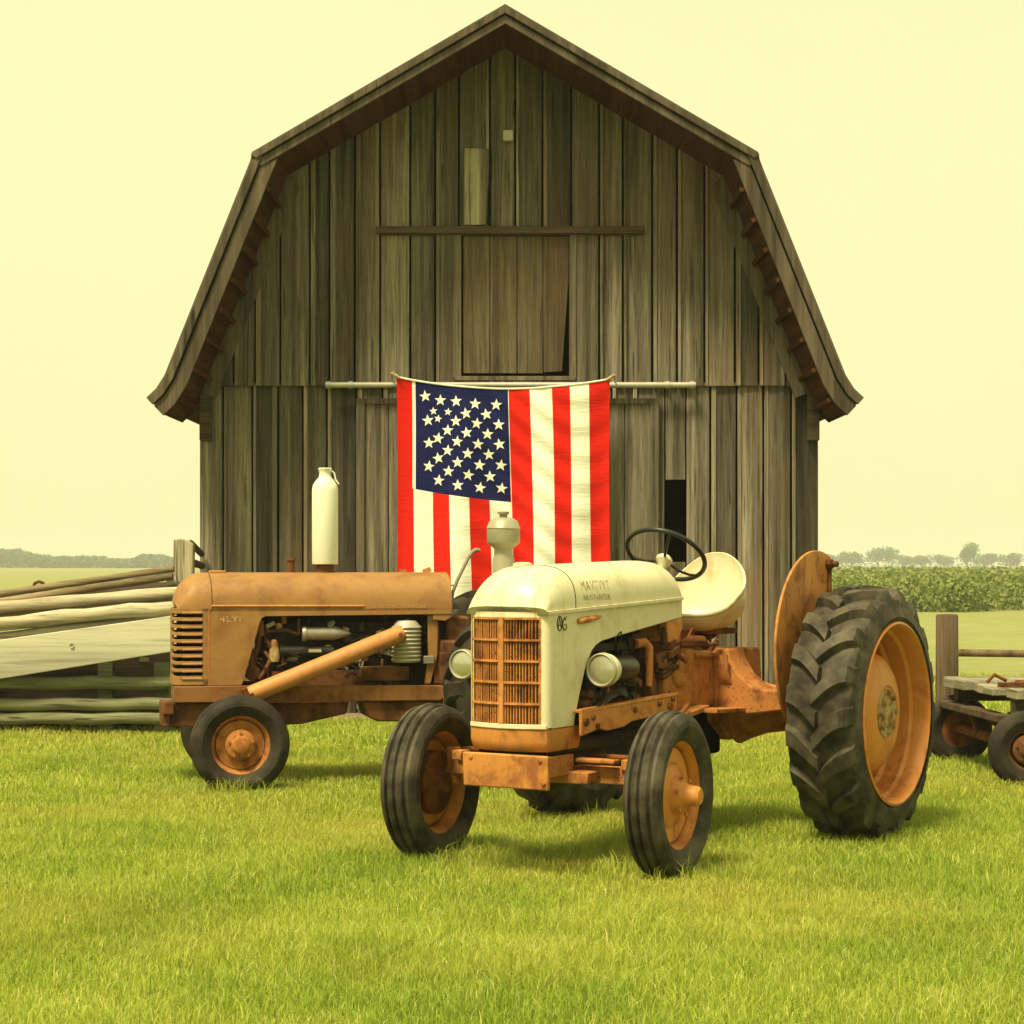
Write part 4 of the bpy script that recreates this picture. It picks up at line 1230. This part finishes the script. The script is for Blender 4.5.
# sliding doors and track
rb = random.Random(31)
dm = None
for (a, c) in ((357, 508), (509, 658)):
    d = MB(); xa, xc = bx(a), bx(c)
    js = joints(xa + .06, xc - .06, .27, .02)
    for p, q in zip(js, js[1:]):
        d.tint = tint(); board(d, p + .004, q - .004, .06, bz(402), -.035, .02, .008)
    d.tint = .55
    d.box((xa, -.085, .05), (xa + .075, -.036, bz(399))); d.box((xc - .075, -.085, .05), (xc, -.036, bz(399))); d.box((xa + .0755, -.085, bz(404.5)), (xc - .0755, -.036, bz(399)))
    d.box((xa + .0755, -.083, .05), (xc - .0755, -.036, .17)); d.box((xa + .0755, -.083, 1.1), (xc - .0755, -.036, 1.22))
    d.build('barn_door', M['siding'], barn, 40, .004, segs=1)
tk = MB(); tk.tube([(bx(327), -.15, bz(386.5)), (bx(694), -.15, bz(386.5))], .027, 14)
for px in (330, 352, 666, 690): tk.lathe([(.034, -.02), (.034, .02)], 'x', 14, (bx(px), -.15, bz(386.5))); tk.box((bx(px) - .012, -.15, bz(386.5) - .01), (bx(px) + .012, -.03, bz(386.5) + .035))
tk.build('door_track', mat_plain('galvanised_track', (.42, .40, .33), .5, .2, .35, 12), barn, 40)
b = MB(); b.box((bx(345), -.05, bz(385)), (bx(705), -.043, bz(383.5))) if False else None
b.box((bx(703), -.052, bz(386)), (bx(735), -.03, bz(383))); b.build('drip_board', M['trim_wood'], barn, 0)

# ------------------------------------------------------------------ flag
FY = BY - .30
SF = 2000 / FY
def fx(px): return (px - 512) / SF
def fz(py): return 1.38 + (565 - py) / SF
flag = empty('flag', (0, FY, 0))
tag(flag, 'large stars and stripes flag hanging vertically from the barn door track', 'flag')
m, nt, bs = new_mat('flag_cloth')
uv = nt.new('ShaderNodeUVMap', uv_map='UVMap'); sp = nt.new('ShaderNodeSeparateXYZ'); nt.link(uv.outputs['UV'], sp.inputs[0])
RED, WHI, NAV = (.62, .012, .005), (.76, .75, .66), (.006, .009, .075)
def stripes(bounds, first_red=True):
    stops = []; red = first_red
    for p in bounds:
        stops.append((p, RED if red else WHI)); red = not red
    return stops
U = lambda p: (p - 396) / (610 - 396)
FV = nt.math('MULTIPLY', nt.math('SUBTRACT', 1.0, sp.outputs['Y']), .020)
XS = nt.math('ADD', sp.outputs['X'], nt.math('SUBTRACT', FV, .006))
up = nt.ramp(sp.outputs['X'], [(0, RED), (U(410.5), WHI), (U(414), NAV), (U(509), RED), (U(528), WHI), (U(548.5), RED), (U(569), WHI), (U(589), RED)], 'CONSTANT')
lo = nt.ramp(XS, stripes([0, U(413), U(433), U(450), U(470), U(490), U(511.5), U(532.5), U(554), U(572), U(591)]), 'CONSTANT')
msk = nt.math('LESS_THAN', sp.outputs['Y'], U2 := .0)
dv = nt.math('SUBTRACT', sp.outputs['X'], U(414))
bot = nt.math('ADD', nt.math('MULTIPLY', dv, .066), 0.385)       # lower edge of the blue, in flag height
inb = nt.math('LESS_THAN', XS, U(511.6))
can = nt.math('MULTIPLY', inb, nt.math('LESS_THAN', sp.outputs['Y'], bot))
first = nt.math('GREATER_THAN', sp.outputs['X'], -1)
col = nt.mix(can, lo, up)
fn = nt.noise(nt.coord((1, 1, 1)), 300, 2)
col = nt.mix(.12, col, nt.ramp(fn, [(.3, .6), (.7, 1.0)]), 'MULTIPLY')
nt.link(col, bs.inputs['Base Color']); bs.inputs['Roughness'].default_value = .85; bs.inputs['Specular IOR Level'].default_value = .15
wr = nt.noise(nt.coord((4, 4, 26)), 1.0, 5, .6, 1.0); bump(nt, bs, wr, .32, .02)
M['flag'] = m
M['star'] = mat_plain('white_star_cloth', (.76, .75, .66), .85, 0, .06, 40)
zT_px = lambda px: 377 + 11 * math.sin(PI * min(1, max(0, (px - 397) / (610 - 397)))) ** .8 * (1 if True else 1) + 2 * (px - 397) / 213
ZB = .50
Hf = fz(382) - ZB
def edge_x(u, v):
    l = fx(396.5 + 1.0 * v); r = fx(609.5 + 1.5 * v)
    return l + (r - l) * u
def flag_pt(u, v):
    px = 396 + 214 * u
    x = edge_x(u, v) + .006 * math.sin(5 * v + 9 * u)
    zt = fz(zT_px(px)); z = zt + (ZB - zt) * v
    sag = (.55 + .45 * u)
    y = .060 * math.sin(u * 14 + 1.2 * v) * (.22 + .78 * v) + .018 * math.sin(u * 33 + 2 * v) * (.3 + .7 * v)
    y += .010 * math.sin(v * 62 + 10 * math.sin(u * 5.2) + 6 * u) * sag * math.exp(-.5 * ((u - .63) / .22) ** 2)
    y += .02 * math.sin(v * 7 + u * 4) * v + .018 * math.sin(14 * (v + .35 * u)) * math.exp(-4 * v)
    return Vector((x, y, z))
b = MB(); nu, nv = 110, 150
uvl = b.bm.loops.layers.uv.new('UVMap')
vs = [[b.v(flag_pt(i / nu, j / nv)) for i in range(nu + 1)] for j in range(nv + 1)]
uvm = {}
for j in range(nv + 1):
    for i in range(nu + 1): uvm[vs[j][i]] = (i / nu, j / nv)
for j in range(nv):
    for i in range(nu):
        f = b._f([vs[j][i], vs[j][i + 1], vs[j + 1][i + 1], vs[j + 1][i]])
        for lp in f.loops: lp[uvl].uv = uvm[lp.vert]
stars = [(186,123),(238,137),(293,141),(360,150),(433,153),(328,183),(399,186),(265,177),(214,174),(195,206),(230,200),(293,209),(366,217),(441,221),(264,240),(331,249),(403,253),(231,267),(199,283),(298,279),(370,288),(443,288),(265,309),(335,320),(407,323),(232,335),(199,363),(300,350),(375,359),(447,359),(268,380),(337,393),(410,398),(234,411),(301,428),(376,436),(448,438)]
rs = random.Random(3)
b.mi = 1
def flag_uv(px, py):
    u = (px - 396.5) / 213.2; zt = fz(zT_px(396 + 214 * u)); v = (fz(py) - zt) / (ZB - zt); return u, v
for (sx, sy) in stars:
    px, py = 370 + sx / 3.413, 360 + sy / 3.413
    ro = rs.uniform(-.2, .2); r0 = 6.2 if sx > 180 else 5
    if (sx, sy) in ((265, 177), (214, 174), (230, 200)): r0 = 4.3
    cu, cv = flag_uv(px, py); c = b.v(flag_pt(cu, cv) + Vector((0, -.006, 0)))
    pv = []
    for k in range(10):
        a = ro + PI * k / 5; rr = r0 if k % 2 == 0 else r0 * .42
        uu, v2 = flag_uv(px + rr * math.sin(a), py - rr * math.cos(a)); pv.append(b.v(flag_pt(uu, v2) + Vector((0, -.006, 0))))
    for k in range(10): b._f([c, pv[k], pv[(k + 1) % 10]])
cloth = b.build('cloth', [M['flag'], M['star']], flag, 60, merge=False)
# keep every face turned to the viewer side
b = MB()
hem = [flag_pt(k / 40, 0) + Vector((0, -.002, .004)) for k in range(41)]
b.tube(hem, .009, 6); b.build('hem', M['star'], flag, 50)
cordm = mat_plain('tan_cord', (.42, .30, .16), .9)
for (u, sgn) in ((0, -1), (1, 1)):
    b = MB(); p = flag_pt(u, 0)
    b.tube([p + Vector((-sgn * .03, -.01, -.01)), p + Vector((sgn * .01, -.012, .015)), p + Vector((sgn * .045, .04, .04)), p + Vector((sgn * .05, .15, .0)), p + Vector((sgn * .02, .16, -.03))], [.012, .016, .010, .007, .006], 8)
    b.tube([p + Vector((sgn * .01, -.012, .015)), p + Vector((sgn * .03, -.02, .035)), p + Vector((sgn * .02, -.02, .05))], .006, 6)
    b.build('tie_cord', cordm, flag, 40)

# ------------------------------------------------------------------ timber pile, left
DP = 16.4; SP = 2000 / DP
def lx(px, d=DP): return (px - 512) / 2000 * d
def lz(py, d=DP): return 1.38 + (565 - py) / 2000 * d
def log(name, label, pts, r, m, group=None, wob=.007, cat='pole'):
    P = []
    rn = random.Random(hash(label) % 1000 if False else len(label) * 7 + int(r * 1e4))
    n = 10
    a, c = Vector(pts[0]), Vector(pts[1])
    for k in range(n + 1):
        u = k / n
        P.append(a.lerp(c, u) + Vector((0, rn.uniform(-wob, wob), rn.uniform(-wob, wob) + pts[2] * math.sin(PI * u) if len(pts) > 2 else 0)))
    rr = [r * (1.0 + .08 * math.sin(k * 1.7)) * (1.05 - .1 * k / n) for k in range(n + 1)]
    b = MB(); b.tube(P, rr, 14); o = b.build(name, m, None, 50)
    tag(o, label, cat, group)
    return o
G = 'long poles stacked on the timber rack'
log('wooden_pole', 'thick pale pole, uppermost of the peeled ones above the whitewashed board', ((lx(-40), DP - .10, lz(611)), (lx(182), DP - .10, lz(592))), .052, M['pole_pale'], G)
log('wooden_pole', 'thin pale pole squeezed between the two thick pale ones', ((lx(-40), DP - .02, lz(620)), (lx(186), DP - .02, lz(600))), .034, M['pole_pale'], G)
log('wooden_pole', 'thickest pale pole, sagging just over the whitewashed board', ((lx(-40), DP - .22, lz(630.5)), (lx(180), DP - .22, lz(607)), .02), .058, M['pole_pale'], G)
log('wooden_pole', 'lowest pale pole, lying directly along the top edge of the whitewashed board', ((lx(-40), DP - .18, lz(643)), (lx(184), DP - .18, lz(614))), .045, M['pole_pale'], G)
log('wooden_pole', 'upper brownish pole sloping up to the pale end post', ((lx(-40), DP + .10, lz(599, DP)), (lx(172), DP + .10, lz(569))), .030, M['pole_brown'], G)
log('wooden_pole', 'lower brownish pole sloping up to the pale end post', ((lx(-40), DP + .05, lz(608)), (lx(172), DP + .05, lz(576))), .034, M['pole_brown'], G)
log('wooden_pole', 'dark thin pole lying deep behind the brownish poles', ((lx(-40), DP + .26, lz(603)), (lx(190), DP + .26, lz(586))), .05, M['beam_wood'], G)
b = MB()
c0, c1 = (lx(-60), lz(648)), (lx(192), lz(613)); d0, d1 = (lx(-60), lz(688)), (lx(192), lz(648))
b.prism([c0, c1, d1, d0], 'y', DP - .30, DP - .25)
b.lathe([(.018, -.012), (.014, 0), (.006, .004)], 'y', 12, (lx(80), DP - .30, lz(644)))
o = b.build('timber_board', M['white_board'], None, 0, .006); tag(o, 'wide whitewashed board leaning along the front of the pole pile', 'board')
rack = empty('timber_rack', (lx(100), DP, 0)); tag(rack, 'low rack of mossy horizontal rails under the pole pile', 'rack')
def rk(name, mb, m, bev=.006): return mb.build(name, m, rack, 45, bev)
ox = -lx(100)
for (py, r) in ((682, .055), (703, .052), (717, .05)):
    P = [(lx(-45 + 28 * k) + ox, -.14 + .01 * math.sin(k * 1.3), lz(py) + .008 * math.sin(k * 2.1 + py)) for k in range(9)]
    b = MB(); b.tube(P, r, 12); rk('rail', b, M['pole_green'], 0)
for (px) in (-20, 107, 163):
    b = MB(); b.box((lx(px) - .06 + ox, -.08, -.02), (lx(px) + .06 + ox, .06, lz(662))); rk('post', b, M['pole_green'])
b = MB(); b.box((lx(-40) + ox, -.05, lz(668)), (lx(185) + ox, .03, lz(660))); rk('cross_beam', b, M['beam_wood'])
b = MB(); b.box((lx(-40) + ox, .2, .0), (lx(195) + ox, .3, lz(640))); rk('back_boards', b, M['beam_wood'])
b = MB()
for (x, y) in ((lx(128) + ox, -.03),): b.cbox((x + .15, -.09, lz(659)), (.07, .04, .03))
rk('cleat', b, M['pole_pale'], .003)
# end post with short rails running to the barn corner
fe = empty('fence', (lx(178), DP + .3, 0)); tag(fe, 'pale split end post with two dark rails beside the barn corner', 'fence')
b = MB(); dd = DP + .3
pz = [(-.075, 0), (.075, 0), (.08, lz(578, dd)), (.085, lz(545, dd)), (.05, lz(541, dd)), (-.02, lz(539, dd)), (-.078, lz(540, dd)), (-.08, lz(560, dd))]
b.prism(pz, 'y', -.06, .06); b.build('post', M['post_pale'], fe, 0, .008)
b = MB(); b.tube([(.05, .04, lz(543, dd)), (-.03, .9, lz(549, dd)), (-.12, 1.72, lz(553, dd))], .028, 8)
b.build('rail', M['beam_wood'], fe, 45); b = MB(); b.tube([(.05, .04, lz(562, dd)), (-.03, .9, lz(564, dd)), (-.12, 1.72, lz(566, dd))], .034, 8); b.build('rail', M['beam_wood'], fe, 45)
b = MB(); b.tube([(-.10, -.22, lz(582, dd)), (-.02, -.22, lz(580, dd))], .045, 14); b.build('rail', M['post_pale'], fe, 45)
b = MB(); d5 = DP + .1
b.tube([(lx(32, d5), d5, lz(596, d5)), (lx(32.5, d5), d5, lz(588, d5)), (lx(35, d5), d5, lz(583, d5)), (lx(39, d5), d5, lz(581.5, d5)), (lx(43, d5), d5, lz(583, d5)), (lx(46, d5), d5, lz(587, d5))], .014, 8)
o = b.build('iron_hook', M['rust'], None, 45); tag(o, 'small bent iron hook sticking up over the brownish poles', 'hook')

# ------------------------------------------------------------------ hay wagon, right
wg = empty('hay_wagon', (3.16, 13.22, 0), R(3)); tag(wg, 'small flat wooden farm wagon with rubber tyres behind the big rear wheel', 'wagon')
rw = random.Random(8)
for k in range(7):
    b = MB(); b.tint = rw.uniform(.3, .9); y0 = -.78 + k * .222
    xa = -.12 + rw.uniform(-.06, .06)
    b.box((xa, y0, .545 + rw.uniform(-.006, .006)), (2.6, y0 + .212, .60 + rw.uniform(-.006, .006))); b.build('deck_plank', mat_wood if False else M['plank'], wg, 0, .006)
b = MB(); b.box((-.05, -.70, .44), (2.5, -.60, .544)); b.box((-.05, .60, .44), (2.5, .70, .544))
for x in (-.1, .9, 2.0): b.box((x - .05, -.72, .39), (x + .05, .72, .438))
b.build('chassis', M['beam_wood'], wg, 0, .006)
b = MB(); b.tube([(.0, -.72, .24), (.0, .72, .24)], .035, 12); b.tube([(.0, -.62, .42), (.22, -.3, .25), (.4, 0, .30)], .022, 8); b.tube([(.0, .62, .42), (.22, .3, .25), (.4, 0, .30)], .022, 8)
b.tube([(-.02, -.5, .43), (-.02, -.2, .25)], .02, 8); b.tube([(-.02, .5, .43), (-.02, .2, .25)], .02, 8); b.tube([(-.05, -.55, .40), (-.05, .6, .40)], .018, 8); b.build('axle_frame', M['rust'], wg, 40); b = MB(); b.tube([(2.0, -.72, .24), (2.0, .72, .24)], .035, 12)
pass; b.build('axle', M['rust'], wg, 40)
for (x, y, s) in ((0, -.78, -1), (0, .78, 1), (2.0, -.78, -1), (2.0, .78, 1)):
    wh = make_front_wheel(wg, (x, y, .232), s, .24, .12, .125, M['brown'], M['rubber_old'], 0, hubby=False, name='wheel')
b = MB(); b.tube([(-.06, .56, .775), (2.5, .40, .74)], .026, 10); b.build('rail', M['post'], wg, 40)
b = MB(); b.tube([(.42, .53, .765), (.56, .50, .60)], .018, 8); b.tube([(1.0, .49, .76), (1.0, .49, .58)], .024, 8); b.tube([(2.2, .42, .76), (2.2, .42, .58)], .024, 8); b.build('rail_brace', M['post'], wg, 40)
b = MB(); b.cbox((.05, -.45, .618), (.30, .05, .03), (0, 0, .4)); b.build('loose_iron', M['rust'], wg, 30, .004); b = MB(); b.tube([(-.05, -.1, .61), (.0, -.1, .66), (.08, -.1, .62)], .012, 8); b.build('loose_iron', M['rust'], wg, 30); b = MB(); b.cbox((.12, -.35, .62), (.06, .20, .03)); b.build('loose_iron', M['rust'], wg, 30, .004)

b = MB(); pd = 14.6; pw = (lx(947, pd), pd)
b.lathe([(.0001, -.05), (.085, -.05), (.082, .6), (.080, lz(616, pd)), (.072, lz(615, pd) + .006), (.0001, lz(615, pd) + .01)], 'z', 20, (pw[0], pw[1], 0))
o = b.build('wooden_post', M['post'], None, 40); tag(o, 'stout brown round post standing behind the wagon deck', 'post')

# ------------------------------------------------------------------ far vegetation
def mat_leaf(name, a, c, tr=.25):
    m, nt, b = new_mat(name)
    col = nt.ramp(nt.attr('tint'), [(0, a), (1, c)])
    nt.link(col, b.inputs['Base Color']); b.inputs['Roughness'].default_value = .7; b.inputs['Specular IOR Level'].default_value = .2
    t = nt.new('ShaderNodeBsdfTranslucent'); nt.link(col, t.inputs['Color'])
    mx = nt.new('ShaderNodeMixShader'); mx.inputs[0].default_value = tr
    nt.link(b.outputs[0], mx.inputs[1]); nt.link(t.outputs[0], mx.inputs[2]); nt.link(mx.outputs[0], nt.n['Material Output'].inputs['Surface'])
    return m
M['crop'] = mat_leaf('crop_leaves', (.11, .14, .042), (.25, .285, .088))
M['tree'] = mat_leaf('tree_leaves', (.038, .095, .030), (.10, .185, .06))
# crop/bush field on the right
rg = np.random.default_rng(5)
C = []
def crop_edge(x): return 58.5 + 1.2 * np.sin(x * .5) + .8 * np.sin(x * 1.3)
n = 130000
yy = 58 + 150 * rg.uniform(0, 1, n) ** 2.2
xx = 8 + rg.uniform(0, 1, n) * (yy * .36 + 4)
top = .74 + .20 * np.sin(xx * 1.1 + np.sin(yy * .6)) + .10 * np.sin(xx * 2.7 + yy * .9) + .0012 * (yy - 58)
front = (yy - crop_edge(xx)) < 2.5
zz = np.where(front, top * rg.uniform(.02, 1, n), top * rg.uniform(.55, 1.0, n))
k = yy > crop_edge(xx)
cen = np.stack([xx, yy, zz], 1)[k]
V, F, LT = leaf_cloud(cen, None, .15 + .0022 * (cen[:, 1] - 58), rg)
tn = np.clip(rg.normal(.5, .22, len(cen)) + .35 * (np.sin(cen[:, 0] * 1.1 + np.sin(cen[:, 1] * .6)) * .4), 0, 1)
o = np_mesh('undergrowth', V, F, LT, M['crop'], tn); tag(o, 'bushy green crop field beyond the mown grass', 'crop field', kind='stuff')
# left treeline, one far mass
n = 26000
n = 52000; xx = rg.uniform(-150, 40, n); yy = 395 + rg.uniform(0, 20, n)
hpx = 3.1 + .7 * np.sin(xx * .16) + .45 * np.sin(xx * .43 + 1) + .3 * np.sin(xx * 1.1) - np.clip((xx + 92) * .07, 0, 2.2)
zz = hpx * rg.uniform(0, 1, n) ** .6
V, F, LT = leaf_cloud(np.stack([xx * 2.2, yy * 2.2, zz * 2.0], 1), None, 1.7, rg)
o = np_mesh('treeline', V, F, LT, M['tree'], np.clip(rg.normal(.5, .25, n), 0, 1)); tag(o, 'hazy line of far trees across the field behind the pole pile', 'treeline', kind='stuff')
# right: single far trees
TREES = [(852, 430, 3.6, 5.0, 'low round pale tree closest to the barn wall on the skyline'), (878, 420, 4.4, 7.6, 'broad dome-shaped tree over the crop field, widest on the skyline'), (903, 455, 3.0, 5.4, 'low flat tree beside the broad dome-shaped one'),
         (922, 470, 3.3, 5.5, 'small tree in the dip between the broad dome and the tallest tree'), (944, 465, 3.0, 5.0, 'lowest bushy tree, between the small dip tree and the tallest tree'), (967, 400, 5.0, 4.6, 'tallest far tree standing upright over the crop field'), (985, 445, 3.2, 5.6, 'low bushy tree beside the tallest tree, away from the barn'), (1010, 440, 3.4, 5.4, 'far bushy tree standing last on the skyline, above the wagon rail'), (834, 470, 3.2, 5.0, 'faint small tree partly hidden by the mudguard plate')]
for (px, d, h, w, lab) in TREES:
    h *= 2.3; w *= 2.2; d *= 2.2
    x = (px - 512) / 2000 * d
    t = empty('tree', (x, d, 0)); tag(t, lab, 'tree', 'far trees on the skyline over the crop field')
    b = MB(); b.tube([(0, 0, -.1), (.05, 0, h * .4), (.15, .1, h * .7)], [.4, .3, .12], 8); b.tube([(.04, 0, h * .35), (1.6, .4, h * .65)], [.18, .08], 6); b.tube([(.04, 0, h * .4), (-1.6, -.4, h * .7)], [.10, .04], 6); b.build('trunk', M['post'], t, 50)
    n = 1300
    lob = [(rg.uniform(-.3, .3) * w, rg.uniform(-.3, .3) * w, h * rg.uniform(.42, .72), rg.uniform(.25, .42)) for _ in range(7)]
    pts = []
    for (lx_, ly_, lz_, lr) in lob:
        q = rg.normal(size=(n // 7, 3)); q /= np.linalg.norm(q, axis=1)[:, None]
        q *= (rg.uniform(0, 1, (n // 7, 1)) ** .45)
        pts.append(q * np.array([w * lr * .9, w * lr * .9, h * .30]) + np.array([lx_, ly_, lz_]))
    pts = np.concatenate(pts)
    low = rg.uniform(-1, 1, (160, 3)) * np.array([w * .45, w * .3, h * .2]) + np.array([0, 0, h * .25]); pts = np.concatenate([pts, low])
    V, F, LT = leaf_cloud(pts, None, 1.0, rg)
    np_mesh('crown', V, F, LT, M['tree'], np.clip(rg.normal(.5, .25, len(pts)), 0, 1), parent=t)

# ------------------------------------------------------------------ haze
b = MB(); b.box((-700, -40, -1.2), (700, 1250, 13.0))
hz, nt, bs = new_mat('haze_air')
nt.n.remove(bs)
pv = nt.new('ShaderNodeVolumePrincipled'); pv.inputs['Color'].default_value = (1, 1, .97, 1); pv.inputs['Density'].default_value = .00055; pv.inputs['Anisotropy'].default_value = .0
nt.link(pv.outputs[0], nt.n['Material Output'].inputs['Volume'])
o = b.build('haze', hz, None, 0); tag(o, kind='stuff')
